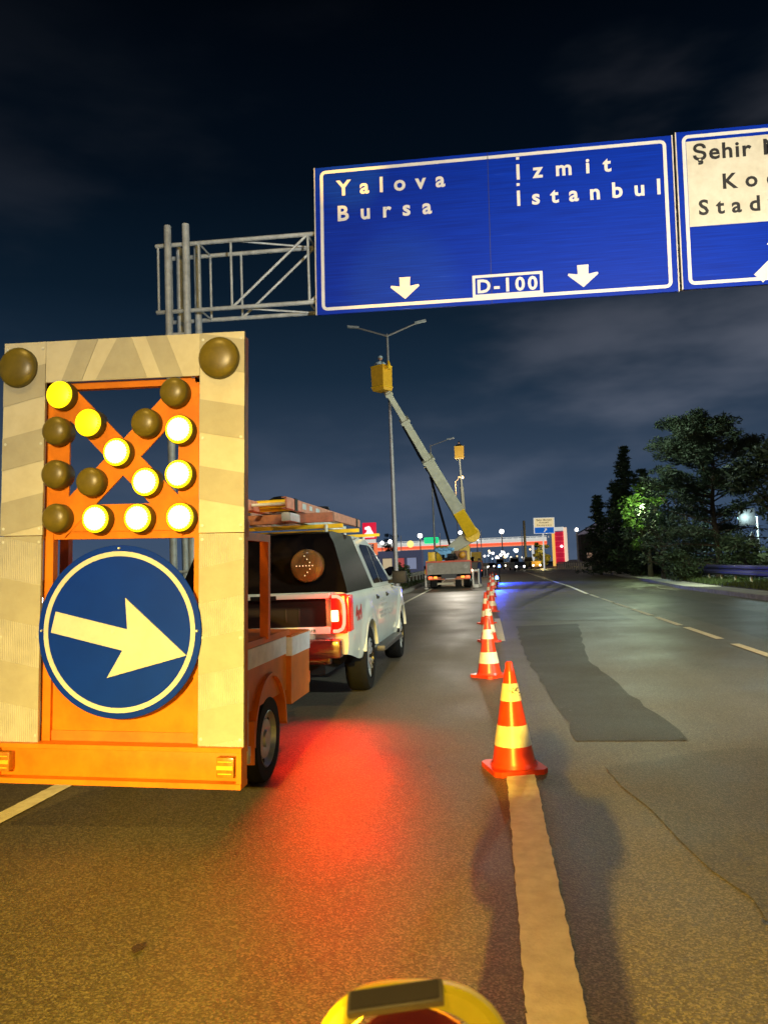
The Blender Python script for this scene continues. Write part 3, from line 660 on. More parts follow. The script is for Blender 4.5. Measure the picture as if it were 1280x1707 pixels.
def bigsign(label, x0, x1, z0, z1):
    t = thing('road_sign', label, 'road sign', (x0, 14.9, z0), (0, TL, 0), 'blue overhead direction signs'); w, h = x1 - x0, z1 - z0
    MB().box((w / 2, 0, h / 2), (w, .05, h)).build('panel', M_sblue, t)
    for xe in (-.012, w + .012): MB().box((xe, -.004, h / 2), (.022, .064, h)).build('edge_strip', mat('sign_edge', (.75, .70, .58), .4), t)
    border(.10, .075, w - .10, h - .075, .065, .12, -.031, -.024).build('border', M_wsign, t)
    return t, w, h
sg, w, h = bigsign('large blue overhead sign reading Yalova Bursa and İzmit İstanbul', -3.25, 3.73, 6.56, 9.62)
def pxs(px, py): q = at(px, py, 14.87); lx, lz = q.x + 3.25, q.z - 6.56; return lx - lz * TL, lz + lx * TL
M_seamb = mat('sign_seam', (.003, .02, .16), .5)
def txt(s, pxl, pyl, pxr, pyr, cap, m=M_wsign, par=None, f=None, bold=.011):
    a, b = (f or pxs)(pxl, pyl), (f or pxs)(pxr, pyr); return lettering(s, cap * 1.08, b[0] - a[0], a[0], (a[1] + b[1]) / 2, -.028, m, par, bold=bold)
txt('Yalova', 560, 325, 742, 310, .295, par=sg); txt('Bursa', 563, 367, 720, 355, .295, par=sg)
for s_, q_ in (('lzmit', (861, 298, 1019, 284)), ('lstanbul', (862, 342, 1101, 322))):
    o_ = txt(s_, *q_, .285, par=sg); x_ = max(v.co.x for v in o_.data.vertices if v.co.x < .12)
    MB().box((x_ / 2, 0, .42), (x_, .004, .055)).build('dot', M_wsign, o_)
def dart(cx, cz):
    return [(cx + (a - cx) * .80, cz + (b - cz) * .80) for a, b in [(cx - .135, cz + .33), (cx + .135, cz + .33), (cx + .125, cz + .10), (cx + .34, cz + .135), (cx + .36, cz + .09), (cx, cz - .22), (cx - .36, cz + .09), (cx - .34, cz + .135), (cx - .125, cz + .10)]]
for p_ in ((675, 485), (972, 465)):
    c = pxs(*p_); MB().prism([(a, b + .02) for a, b in dart(*c)], -.033, -.024).build('arrow', M_wsign, sg)
a, b = pxs(788, 496), pxs(904, 451)
RP = border(a[0], a[1], b[0], b[1], .055, .01, -.032, -.024).build('route_plate', M_wsign, sg)
txt('D-100', 796, 489, 896, 480, .25, par=RP, bold=.012)
MB().box((w * .5, -.027, h / 2), (.014, .006, h)).box((w * .5, -.034, h - .108), (.012, .01, .10)).build('panel_joint', M_seamb, sg)
s2, w2, h2 = bigsign('blue overhead sign with cream plate reading Şehir Merkezi Kocaeli Stadyumu', 3.82, 8.9, 6.46, 9.54)
def pxs2(px, py): q = at(px, py, 14.87); lx, lz = q.x - 3.82, q.z - 6.46; return lx - lz * TL, lz + lx * TL
a = pxs2(1143, 236); b = pxs2(1150, 378)
CP = MB().box(((a[0] + w2 - .35) / 2, -.028, (a[1] + b[1]) / 2), (w2 - .35 - a[0], .01, a[1] - b[1])).build('cream_plate', mat('cream_plate', (.72, .68, .52), .5, var=.08, scale=3, dirt=(.6, .55, .40)), s2)
def t2(s, pxl, pyl, pxr, pyr, cap, width=None):
    q = pxs2(pxl, pyl); r_ = pxs2(pxr, pyr); o = lettering(s, cap, width or (r_[0] - q[0]), q[0], q[1] + .0, -.037, M_bsign, CP, bold=.010); return o
t2('Şehir', 1155, 267, 1253, 258, .31); q = pxs2(1273, 257); lettering('Merkezi', .31, 1.7, q[0], q[1], -.037, M_bsign, CP, bold=.010)
t2('Kocaeli', 1205, 314, 1205, 314, .30, 2.1); t2('Stadyumu', 1165, 358, 1165, 358, .30, 2.55)
q = pxs2(1300, 428); dv = Vector((.72, .69)).normalized(); nv = Vector((-dv.y, dv.x))
P2 = [(-.55, .11), (.10, .11), (.02, .34), (.09, .34), (.5, 0), (.09, -.34), (.02, -.34), (.10, -.11), (-.55, -.11)]
MB().prism([(q[0] + dv.x * u + nv.x * v, q[1] + dv.y * u + nv.y * v) for u, v in P2], -.033, -.024).build('arrow', M_wsign, s2)
# ------------------------------------------------------------------ aerial lift trucks
M_boom = mat('boom_paint', (.50, .50, .38), .45, var=.12, scale=3)
M_tgrey = mat('truck_grey', (.26, .24, .20), .6, var=.15, scale=4)
M_tail = glow('truck_tail', (1, .12, .04), 2.6); M_ambs = glow('truck_amber', (1, .38, .05), 1.2)
def seg(name, a, b, w0, w1, m, par):
    """tapered square boom section from a to b (world minus parent)"""
    a, b = Vector(a), Vector(b); y = (b - a).normalized(); x = y.cross(Vector((0, 1, 0))).normalized() if abs(y.y) < .9 else Vector((1, 0, 0)); z = x.cross(y); mb = MB(); v = []
    for p, w_ in ((a, w0), (b, w1)): v.append([mb.bm.verts.new(p + x * sx_ * w_ / 2 + z * sz * w_ / 2) for sx_, sz in ((-1, -1), (1, -1), (1, 1), (-1, 1))])
    mb.bm.faces.new(v[0]); mb.bm.faces.new(v[1][::-1])
    for i in range(4): mb.bm.faces.new((v[0][i], v[1][i], v[1][(i + 1) % 4], v[0][(i + 1) % 4]))
    bmesh.ops.bevel(mb.bm, geom=list(mb.bm.edges), offset=.02, segments=1, affect='EDGES')
    return mb.build(name, m, par)
def lift_truck(label, loc, K, T, hinge, bw, group_yaw, scale=1.0, fine=True):
    t = thing('aerial_lift_truck', label, 'lift truck', loc, (0, 0, 0), 'aerial lift trucks working on the lamps'); o = Vector(loc)
    K, T, hinge = K - o, T - o, hinge - o
    rp = MB().box((0, 0, 1.22), (2.62, .06, .72)).build('tailboard', M_tgrey, t)
    MB().box((0, -.02, 1.62), (2.66, .10, .09)).box((-1.33, -.02, 1.24), (.05, .09, .74)).box((1.33, -.02, 1.24), (.05, .09, .74)).build('tailboard_rim', mat('rim_red', (.60, .07, .03), .45), t)
    MB().tube((-1.05, -.05, 1.28), (-1.05, -.03, 1.28), .17, n=20).tube((1.02, -.05, 1.30), (1.02, -.03, 1.30), .13, n=20).build('round_decal', mat('decal_pale', (.36, .34, .30), .6), rp)
    MB().box((0, 2.9, .98), (2.5, 5.6, .16)).box((0, 2.9, .75), (.9, 6, .25)).build('chassis', mat('chassis_dark', (.04, .04, .042), .6), t)
    MB().box((0, .12, .62), (2.5, .10, .16)).build('underrun_bar', mat('bar_orange', (.55, .14, .04), .5), t)
    for x in (-1.12, -.82, .82, 1.12):
        h = MB().box((x, .04, .68), (.22, .05, .13), bv=.01).build('tail_lamp', M_ambs if abs(x) < 1 else M_tail, t)
    pl = MB().box((.05, .05, .62), (.60, .02, .13)).build('number_plate', mat('plate_white', (.75, .75, .72), .5), t)
    MB().box((-.23, .038, .62), (.05, .01, .12)).build('plate_band', mat('plate_blue', (.02, .06, .35), .5), pl)
    for x, y in ((-1.02, 1.35), (1.02, 1.35), (-1.02, 5.1), (1.02, 5.1)): wheel(t, x, y, .47, .42, .26, 1 if x > 0 else -1)
    ow = mat('outrigger_white', (.60, .60, .56), .5)
    for x, y in ((-1.42, .35), (1.42, .35), (-1.45, 4.1), (1.72, 2.6)):
        MB().bar((x, y, .12), (x, y, 1.1), .09, .09).bar((x * .6, y, 1.0), (x, y, 1.0), .12, .12).lathe([(.15, 0), (.15, .05), (.05, .09)], 14, Matrix.Translation((x, y, 0.003))).build('outrigger', ow, t)
    cb = MB().box((0, 6.6, 1.75), (2.3, 1.7, 1.9), bv=.12).build('cab', M_yel, t)
    MB().box((0, 7.46, 2.15), (2.0, .03, .7)).box((1.16, 6.7, 2.15), (.03, .9, .6)).box((-1.16, 6.7, 2.15), (.03, .9, .6)).build('cab_window', M_glass, cb)
    MB().lathe([(.62, 1.06), (.62, 1.25), (.45, 1.3), (.40, 1.95), (.48, 2.0), (.48, 2.15), (0, 2.15)], 20, Matrix.Translation((0, 1.7, 0))).build('turret', M_dark, t)
    if fine:
        MB().box((-1.05, .9, 1.95), (.42, .5, .55), bv=.03).box((-1.28, .55, 1.45), (.22, .3, .5), bv=.03).box((-1.40, .3, 1.05), (.16, .2, .25)).build('tool_locker', M_yel, t)
        bl = MB()
        for k in range(7): bl.sphere((-.75 + k * .16, .8, 2.34 + .04 * (k % 2)), .15, 10, .8)
        bl.prism([(-.85, 2.35), (.35, 2.45), (.1, 2.1), (-.28, 1.72), (-.42, 1.72), (-.40, 2.0)], .72, .80); bl.box((-.33, .78, 1.8), (.16, .12, .5))
        bl.build('blue_cover', mat('blue_tarp', (.16, .42, .72), .6, bump=.4, bscale=9), t)
        MB().box((.72, .95, 1.95), (.75, .6, .6), bv=.06).build('pump_unit', mat('rusty_brown', (.22, .10, .05), .6), t); MB().sphere((.82, .62, 1.98), .22, 12).build('work_lamp', mat('amber_dull', (.6, .28, .03), .4), t)
        MB().box((.10, .7, 1.80), (.9, .2, .12)).box((.2, .65, 2.0), (.5, .15, .18)).sphere((.05, .62, 1.78), .1, 8).sphere((.42, .6, 1.85), .12, 8).build('valve_block', M_dark, t)
        lad = MB()
        for x in (-.9, .55): lad.bar((x, .1, .12), (x, .1, .5), .36, .3)
        lad.build('mud_flap', M_rub, t)
        MB().box((-.15, .15, .30), (1.2, .08, .12)).bar((-.8, .1, .2), (-.6, .1, .34), .06, .06).build('rear_step', mat('step_cream', (.5, .46, .34), .6), t)
        MB().sphere((1.36, .1, 1.05), .07, 8).build('side_lamp', glow('side_lamp_glow', (1, .55, .35), 6), t)
    # booms
    seg('lower_boom', hinge, K, .34 * scale, .66 * scale, M_boom, t)
    kn = MB(); kn.tube(K + Vector((0, -.34, 0)) * scale, K + Vector((0, .34, 0)) * scale, .36 * scale, n=20).tube(K + Vector((.05, -.36, -.05)), K + Vector((.05, .36, -.05)), .16 * scale); kn.build('knuckle', M_yel, t)
    p = lambda f: K.lerp(T, f)
    seg('main_boom', p(.0), p(.20), .60 * scale, .54 * scale, M_yel, t); seg('main_boom', p(.20), p(.56), .54 * scale, .45 * scale, M_boom, t)
    seg('telescopic_boom', p(.54), p(.82), .33 * scale, .30 * scale, M_boom, t); seg('telescopic_boom', p(.81), p(1.0), .24 * scale, .22 * scale, M_boom, t)
    for f, w_ in ((.56, .56), (.815, .40), (.985, .32)): seg('boom_collar', p(f - .008), p(f + .008), w_ * scale, w_ * scale, M_boom, t)
    d = (T - K).normalized(); side = Vector((-d.z, 0, d.x)); side = side if side.z < 0 else -side
    hs = MB()
    for q in (0, .05): hs.tube(p(.12) + side * .33 * scale + Vector((0, q, 0)), p(.62) + side * .30 * scale, .055 * scale, n=8)
    hs.tube(p(.5) + side * .34 * scale, p(.80) + side * .22 * scale, .05 * scale, n=8)
    hs.build('hose', M_dark, t)
    if fine:
        MB().tube(hinge + Vector((.55, -.1, .6)), p(.46) + side * .48, .075, n=10).build('lift_cylinder', M_dark, t); MB().tube(p(.46) + side * .48, p(.52) + side * .30, .045, n=10).box(p(.53) + side * .32, (.25, .2, .25)).build('cylinder_rod', mat('chrome', (.75, .78, .78), .2, metal=.8), t)
    # basket
    B = T + Vector((-.24, -.1, .0)) if fine else T
    bk = MB(); m_ = Matrix.Translation(B) @ Matrix.Rotation(group_yaw, 4, 'Z')
    hx, hy, hh = bw / 2, .38, 1.28
    def Pq(x, y, z): return m_ @ Vector((x, y, z))
    rings_ = []
    for x_, y_, z_ in ((hx * .9, hy * .9, 0), (hx * .96, hy * .96, .12), (hx, hy, hh), (hx - .05, hy - .05, hh), (hx - .07, hy - .07, .10)):
        rings_.append([bk.bm.verts.new(Pq(a_ * x_, b_ * y_, z_)) for a_, b_ in ((-1, -1), (1, -1), (1, 1), (-1, 1))])
    for r0, r1 in zip(rings_, rings_[1:]):
        for i in range(4): bk.bm.faces.new((r0[i], r0[(i + 1) % 4], r1[(i + 1) % 4], r1[i]))
    bk.bm.faces.new(rings_[0]); bk.bm.faces.new(rings_[-1])
    K_ = bk.build('basket', mat('basket_yellow', (.70, .38, .015), .45, var=.1), t, flat=True)
    rm = MB()
    for i in range(4):
        q = [(-hx, -hy), (hx, -hy), (hx, hy), (-hx, hy)]; rm.tube(Pq(*q[i], hh + .02), Pq(*q[(i + 1) % 4], hh + .02), .035, n=8); rm.tube(Pq(q[i][0], q[i][1], .2), Pq(q[(i + 1) % 4][0], q[(i + 1) % 4][1], .2), .03, n=8)
    rm.build('basket_rim', M_yel, K_)
    if fine:
        MB().box(Pq(hx + .10, -.1, hh - .12), (.30, .25, .18), rz=group_yaw).tube(Pq(hx + .2, -.1, hh - .05), Pq(hx + .16, -.1, hh + .22), .08, .05, n=10).build('control_box', M_yel, K_)
    return t, m_, hh
lt, mA, hA = lift_truck('near aerial lift truck with long raised boom and yellow basket at the lamp post', (-2.58, 46.2, 0), at(787, 891, 47.2), at(645, 652, 39.9), Vector((-3.05, 47.6, 1.95)), .82, R(-32), 1.3)
lt2, mB, hB = lift_truck('far aerial lift truck behind the first, with small yellow basket held high', (-2.3, 80.5, 0), at(775, 872, 82.6), at(766, 765, 81), Vector((-2.8, 82.5, 1.95)), .98, 0, .62, False)

# ------------------------------------------------------------------ people
def body_chain(pose):
    return bezier_skin
def person(label, loc, rz, arms, m, helmet=None, hands=False, head=True, lean=0, group=None, legs=True):
    t = thing('person', label, 'person', loc, (0, 0, rz), group)
    c = [(None, (0, 0, .94), (.155, .115)), (0, (0, lean * .5, 1.12), (.15, .11)), (1, (0, lean * .8, 1.32), (.175, .12)), (2, (0, lean, 1.46), (.085, .075)), (3, (0, lean * 1.05, 1.53), (.060, .062))]
    for s, (el, wr) in zip((-1, 1), arms):
        i = len(c); c += [(2, (s * .195, lean * .9, 1.41), .070), (i, el, .052), (i + 1, wr, .040)]
    if legs:
        for s in (-1, 1):
            i = len(c); c += [(0, (s * .10, 0, .86), .105), (i, (s * .12, .02, .48), .072), (i + 1, (s * .125, -.01, .10), .052), (i + 2, (s * .14, .14, .05), .045)]
    bezier_skin('clothes', c, m, t)
    hd = MB().sphere((0, lean * 1.1 + .01, 1.645), .095, 16, 1.25).sphere((0, lean * 1.1 + .10, 1.62), .02, 8).box((0, lean * 1.1 + .098, 1.585), (.05, .012, .012))
    for s in (-1, 1): hd.sphere((s * .097, lean * 1.1, 1.64), .022, 8, 1.4); hd.sphere((s * .035, lean * 1.1 + .09, 1.66), .012, 6)
    for s, (el, wr) in zip((-1, 1), arms):
        w_ = Vector(wr); d = (w_ - Vector(el)).normalized(); up = Vector((0, 0, 1)); sd = d.cross(up).normalized()
        hd.box(w_ + d * .05, (.07, .07, .035), bv=.012)
        if hands:
            for k in range(4):
                b0 = w_ + d * .085 + sd * (-.027 + k * .018); L_ = (.032, .038, .036, .028)[k]; k1 = b0 + d * L_ + up * .004; hd.tube(b0, k1, .0085, .008, 8); hd.tube(k1, k1 + d * L_ * .5 - up * L_ * .7, .008, .0065, 8)
            th = w_ + d * .03 - sd * .034; hd.tube(th, th + d * .03 - sd * .022 + up * .01, .010, .0085, 8); hd.tube(th + d * .03 - sd * .022 + up * .01, th + d * .058 - sd * .022, .0085, .007, 8)
    hd.build('head_and_hands', M_skin, t)
    if helmet: MB().lathe([(.150, 0), (.125, .012), (.118, .06), (.085, .105), (0, .125)], 18, Matrix.Translation((0, lean * 1.1 + .01, 1.68))).build('helmet', helmet, t)
    else: MB().lathe([(.102, -.03), (.106, .03), (.09, .09), (.05, .12), (0, .128)], 16, Matrix.Translation((0, lean * 1.1 - .012, 1.655)), cap=False).build('hair', mat('dark_hair', (.012, .009, .007), .6), t)
    if legs:
        for s in (-1, 1): MB().box((s * .14, .07, .045), (.095, .27, .085), bv=.03).build('shoe', M_dark, t)
    return t
hang = (((-.25, .03, 1.14), (-.24, .12, .90)), ((.25, .03, 1.14), (.24, .12, .90)))
w1_ = at(800, 968, 52); person('worker in dark navy clothes standing beside the tail of the lift truck', (w1_.x, 52, 0), R(75), hang, M_navy)
fl = Vector(lt.location) + mA @ Vector((-.05, .0, .26)); person('worker in pale blue helmet standing in the near yellow basket', fl + Vector((0, 0, -.14)), R(20), (((-.28, .20, 1.35), (-.16, .38, 1.48)), ((.28, .20, 1.35), (.16, .38, 1.52))), mat('pale_workwear', (.45, .58, .66), .8), mat('helmet_pale', (.60, .78, .85), .3))
fl = Vector(lt2.location) + mB @ Vector((.0, .0, .2)); person('worker in dark clothes standing in the far small basket', fl + Vector((0, 0, -.1)), R(10), (((-.30, .15, 1.3), (-.2, .3, 1.45)), ((.30, .15, 1.3), (.22, .3, 1.5))), mat('black_workwear', (.012, .012, .014), .9))
ph = person('person holding up a phone, seen only as a dark shadow across the white line', (.03, -.46, 0), 0, (((-.20, .08, 1.24), (-.10, .335, 1.40)), ((.20, .08, 1.24), (.10, .335, 1.40))), mat('dark_jacket', (.02, .022, .03), .9), hands=True)
tag(MB().box((.035, -.022, 1.43), (.075, .009, .155), bv=.003).build('phone', M_dark), 'dark phone held up by the person on the lane', 'phone')

# ------------------------------------------------------------------ street lamps and poles
M_pole = mat('pole_grey', (.34, .33, .33), .5, metal=.3, var=.12)
def head(m_mb, p, d):
    m_mb.bar(p, Vector(p) + Vector(d) * .62, .20, .10)
    return m_mb
LG = 'street lamps on the median'
def street_lamp(label, x, y, h, arms, lit=None, r=.10, rise=.55):
    t = thing('street_lamp', label, 'street lamp', (x, y, 0), (0, 0, 0), LG)
    MB().tube((0, 0, 0), (0, 0, h * .55), r, r * .8, 14).tube((0, 0, h * .55), (0, 0, h), r * .75, r * .5, 14).lathe([(r * 2, 0), (r * 2, .04), (r * 1.3, .06), (r * 1.2, .5)], 14).build('pole', M_pole, t)
    for dx in arms:
        MB().tube((0, 0, h - .1), (dx, 0, h + rise), r * .42, r * .34, 8).build('arm', M_pole, t)
        u = Vector((math.copysign(1, dx), 0, .16)).normalized()
        o = head(MB(), (dx - u.x * .1, 0, h + rise), u).build('luminaire', mat('luminaire_grey', (.42, .45, .46), .4), t)
        if lit: MB().sphere((dx + u.x * .3, 0, h + rise - .06), .22, 12, .8).build('lens', lit, o)
    return t
street_lamp('tall twin armed street lamp behind the near yellow basket', -5.08, 40.9, 14.1, (-1.65, 1.65), r=.125, rise=.5)
street_lamp('single armed street lamp left of the far basket', -4.5, 62, 11.2, (1.45,), r=.09, rise=.35)
street_lamp('lit amber street lamp seen beside the boom of the far lift truck', -4.0, 95, 11.6, (.5,), glow('sodium_lens', (1, .62, .18), 16), r=.06)
g = at(765, 801, 95); point('sodium_light', (g.x, 94, g.z - .5), (1, .6, .2), 900, .2)
def globe_post(px, py, Y, gr, label, col=(1, .95, .85), st=9, h=None, grp='lit lamp posts near the footbridge'):
    p_ = at(px, py, Y); t = thing('lamp_post', label, 'lamp post', (p_.x, Y, 0), (0, 0, 0), grp)
    MB().tube((0, 0, 0), (0, 0, p_.z), .14, .12, 8).build('pole', mat('post_pale', (.6, .58, .55), .5), t)
    MB().sphere((0, 0, p_.z), gr, 12).build('lamp_globe', glow('globe_%d' % int(st * 10 + col[2] * 100), col, st), t); return t
globe_post(700, 893, 185, .55, 'bright round lamp above the bridge rail, left of the near boom')
globe_post(637, 905, 185, .42, 'white round lamp just left of the tall twin lamp pole'); globe_post(650, 903, 184, .45, 'white round lamp just right of the tall twin lamp pole')
globe_post(836, 886, 185, .52, 'bright round lamp above the bridge rail, right of the near boom')
globe_post(767, 888, 185, .42, 'round lamp showing in the crook of the near boom'); globe_post(795, 899, 185, .36, 'small round lamp right of the boom knuckle')
globe_post(961, 883, 120, .26, 'white lamp on a short post left of the dark conifers', st=10)
for k, (px, y0) in enumerate(((668, 893), (733, 889), (801, 884), (869, 884))):
    p_ = at(px, y0, 190); tag(MB().tube((p_.x, 190, 0), (p_.x, 190, p_.z), .13, .10, 8).build('flag_pole', mat('pole_white', (.6, .6, .6), .5, emit=(.5, .5, .55), estr=.05)), ['thin pale flag pole left of the green light', 'thin pale flag pole above the lift truck turret', 'thin pale flag pole right of the boom knuckle', 'thin pale flag pole right of the bright round lamp'][k], 'flag pole', 'pale flag poles behind the bridge')
p_ = at(873, 868, 150); tag(MB().tube((p_.x, 150, 0), (p_.x, 150, p_.z), .30, .24, 10).build('mast', mat('mast_grey', (.2, .19, .18), .7)), 'thick grey mast standing in front of the footbridge', 'mast')
p_ = at(719, 901, 192); tag(MB().box((p_.x, 192, p_.z), (3.6, .3, 1.5), bv=.3).build('green_sign', glow('green_sign_glow', (.02, .75, .30), .8)), 'small glowing green sign above the bridge', 'sign')
p_ = at(684, 907, 192); tag(MB().sphere((p_.x, 192, p_.z), .9, 10).build('yellow_lamp', glow('yellow_lamp_glow', (1, .8, .25), 1.2)), 'yellow lamp glowing above the left of the bridge', 'lamp')

# ------------------------------------------------------------------ footbridge, tower, totem, far sign, houses
FB = thing('footbridge', 'long white footbridge with glowing red underside across the road', 'footbridge', (0, 200, 0))
M_fw = glow('bridge_white', (.85, .86, .80), .62, (.7, .7, .68)); M_fr = glow('bridge_red', (1, .13, .05), .95); M_fo = glow('bridge_orange', (1, .42, .22), .55)  # bridge white carries its floodlighting as emission
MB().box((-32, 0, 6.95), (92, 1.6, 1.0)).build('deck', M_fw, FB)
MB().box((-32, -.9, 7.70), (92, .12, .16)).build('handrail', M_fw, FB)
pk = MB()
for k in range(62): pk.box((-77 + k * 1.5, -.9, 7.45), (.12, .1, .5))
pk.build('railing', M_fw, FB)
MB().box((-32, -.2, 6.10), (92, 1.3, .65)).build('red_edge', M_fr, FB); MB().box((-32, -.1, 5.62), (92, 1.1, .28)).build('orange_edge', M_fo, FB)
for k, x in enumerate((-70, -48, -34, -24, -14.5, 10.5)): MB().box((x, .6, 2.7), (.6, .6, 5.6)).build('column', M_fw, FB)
for x in (13.2,): MB().bar((x - 1.0, -1, 0.1), (x, -1, 5.6), .5, .5).build('column', glow('column_yellow', (1, .75, .1), .6), FB)
TW = thing('stair_tower', 'red lit stair tower with orange and white posts at the bridge end', 'tower', (17.0, 198, 0))
MB().box((-1.45, 0, 4.4), (.62, 1.2, 8.8)).build('post', glow('tower_orange', (1, .55, .12), .85), TW); MB().box((1.55, 0, 4.8), (.75, 1.2, 9.6)).build('post', glow('tower_cream', (1, .72, .50), .80), TW)
MB().box((.05, 0, 9.3), (2.2, 1.2, .9)).build('top_beam', M_fw, TW); MB().box((.05, .3, 4.6), (2.2, .6, 8.0)).build('red_panel', glow('tower_red', (.55, .012, .05), .55), TW)
st = MB()
for z in (2, 3.4, 4.8, 6.2, 7.4): st.box((.05, -.05, z), (2.1, .1, .12))
st.build('landing', glow('landing_glow', (.9, .10, .14), .4), TW); MB().sphere((.5, -.3, 4.9), .28, 8).build('lamp', glow('white_lamp', (1, .95, .95), 5), TW)
TP = thing('price_totem', 'red and white lit petrol price totem behind the pickup cab', 'totem', (-18.9, 120, 0))
MB().box((0, 0, 7.2), (2.15, .5, 2.55), bv=.05).build('red_box', glow('totem_red', (.85, .01, .05), .75), TP)
em = MB(); em.prism([(-.8, 6.15), (.8, 6.15), (.8, 6.55), (.35, 7.3), (.2, 7.75), (-.05, 7.95), (-.35, 7.85), (-.7, 7.75), (-.75, 7.45), (-.35, 7.3), (-.5, 6.9), (-.85, 6.7)], -.30, -.26); em.build('emblem', glow('emblem_white', (1, .95, .95), 1.0), TP, flat=True)
MB().box((0, 0, 5.55), (1.9, .4, .55)).build('white_band', M_fw, TP); MB().box((0, -.02, 4.3), (2.3, .42, 1.9)).build('price_panel', glow('totem_orange', (1, .22, .08), .8), TP)
MB().box((0, -.26, 4.55), (1.25, .05, 1.1)).build('price_board', mat('board_dark', (.03, .03, .06), .4), TP)
pb = MB()
for k in range(4): pb.box((0, -.30, 4.95 - k * .27), (.95, .02, .09))
pb.build('price_row', glow('price_glow', (1, .5, .45), .8), TP); MB().box((-.9, 0, 1.6), (.3, .3, 3.4)).box((.9, 0, 1.6), (.3, .3, 3.4)).build('leg', mat('totem_leg', (.5, .4, .35), .5), TP)
FS = thing('road_sign', 'small distant sign with cream top and blue foot beside the bridge', 'road sign', (8.7, 130, 0), (0, TL, 0))
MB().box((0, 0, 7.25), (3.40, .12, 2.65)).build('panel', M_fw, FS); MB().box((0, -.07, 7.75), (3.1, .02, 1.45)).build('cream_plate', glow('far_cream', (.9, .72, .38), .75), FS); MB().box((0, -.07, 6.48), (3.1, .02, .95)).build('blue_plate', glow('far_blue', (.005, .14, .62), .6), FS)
for s_, z_, w_ in (('Şehir Merkezi', 8.08, 2.5), ('Kocaeli', 7.66, 1.5), ('Stadyumu', 7.22, 2.3)): lettering(s_, .26, w_, -w_ / 2, z_, -.085, M_bsign, FS, bold=.012)
MB().prism([(-.1, 6.2), (.05, 6.12), (.3, 6.5), (.42, 6.4), (.42, 6.78), (.05, 6.75), (.17, 6.62)], -.085, -.08).build('arrow', M_fw, FS); MB().box((-.2, .1, 3.0), (.22, .22, 6.0)).build('post', M_fw, FS)
HS = thing('house', 'dark house with pale grey gable roof beyond the stair tower', 'house', (23.5, 165, 0))
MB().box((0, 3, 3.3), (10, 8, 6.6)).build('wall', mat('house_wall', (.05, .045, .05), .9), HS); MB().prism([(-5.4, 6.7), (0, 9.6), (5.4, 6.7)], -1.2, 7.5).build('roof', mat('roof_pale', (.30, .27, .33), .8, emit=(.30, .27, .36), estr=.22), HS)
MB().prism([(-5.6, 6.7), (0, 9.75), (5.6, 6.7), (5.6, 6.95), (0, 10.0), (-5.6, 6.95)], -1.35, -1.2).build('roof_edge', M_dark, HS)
for k, x in enumerate((-3.4, -1.2)): w_ = MB().box((x, -1.02, 2.2), (1.3, .08, 1.2)).build('window', mat('house_frame', (.3, .28, .25), .6), HS); MB().box((x, -1.07, 2.2), (1.1, .04, 1.0)).build('pane', glow('window_glow', (.8, .5, .35), .25), w_)
KS = thing('kiosk', 'petrol forecourt kiosk with red lit band below the bridge', 'kiosk', (-21.5, 150, 0))
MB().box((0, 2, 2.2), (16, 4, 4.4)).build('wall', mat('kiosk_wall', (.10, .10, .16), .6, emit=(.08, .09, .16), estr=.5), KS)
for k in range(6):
    f_ = MB().box((-6 + k * 2.4, -.03, 1.9), (2.0, .08, 2.4)).build('window', mat('kiosk_frame', (.4, .38, .4), .5), KS); MB().box((-6 + k * 2.4, -.09, 1.9), (1.8, .05, 2.2)).build('pane', glow('kiosk_pane_%d' % (k % 3), ((.95, .75, .45), (.75, .12, .12), (.35, .4, .6))[k % 3], .5), f_)

# ------------------------------------------------------------------ distant traffic
def car(label, x, y, col, kind, front=True, lights=True, rz=0):
    m = mat('car_' + kind + '%d' % int(sum(col) * 1000), col, .3, coat=.4)
    t = thing('parked_van' if kind == 'van' else 'distant_car', label, 'van' if kind == 'van' else 'car', (x, y, 0), (0, 0, rz), 'vehicles waiting near the footbridge')
    if kind == 'van': P = [(-2.4, .35), (2.4, .35), (2.5, .9), (2.0, 1.25), (1.7, 2.1), (1.4, 2.25), (-2.3, 2.25), (-2.45, 1.9)]
    else: P = [(-2.1, .3), (2.1, .3), (2.15, .75), (1.2, .95), (.6, 1.42), (-.9, 1.45), (-1.7, 1.0), (-2.15, .95)]
    b = MB().prism(P, -.9, .9, 'yz', lambda v: Vector((v.x * (1 - max(0, v.z - .9) * .16), -v.y, v.z))); bmesh.ops.bevel(b.bm, geom=list(b.bm.edges), offset=.05, segments=2, affect='EDGES'); b.build('body', m, t)
    zt = (1.3, 2.0, 1.95, 1.72) if kind == 'van' else (.98, 1.36, 1.13, .62)
    MB().face([(-.70, -zt[2] - .03, zt[0]), (.70, -zt[2] - .03, zt[0]), (.62, -zt[3] - .03, zt[1]), (-.62, -zt[3] - .03, zt[1])]).build('windscreen', M_glass, t)
    for sx_ in (-1, 1):
        for yy in (-1.35, 1.35): MB().lathe([(.2, -.11), (.31, -.10), (.32, 0), (.31, .10), (.2, .11)], 16, Matrix.Translation((sx_ * .80, yy, .32)) @ Matrix.Rotation(R(90), 4, 'Y')).build('wheel', M_rub, t)
        MB().sphere((sx_ * .62, -2.16, .66), .16, 10).build('headlight', glow('headlamp', (1, .93, .78), 7) if lights else M_galv, t)
    return t
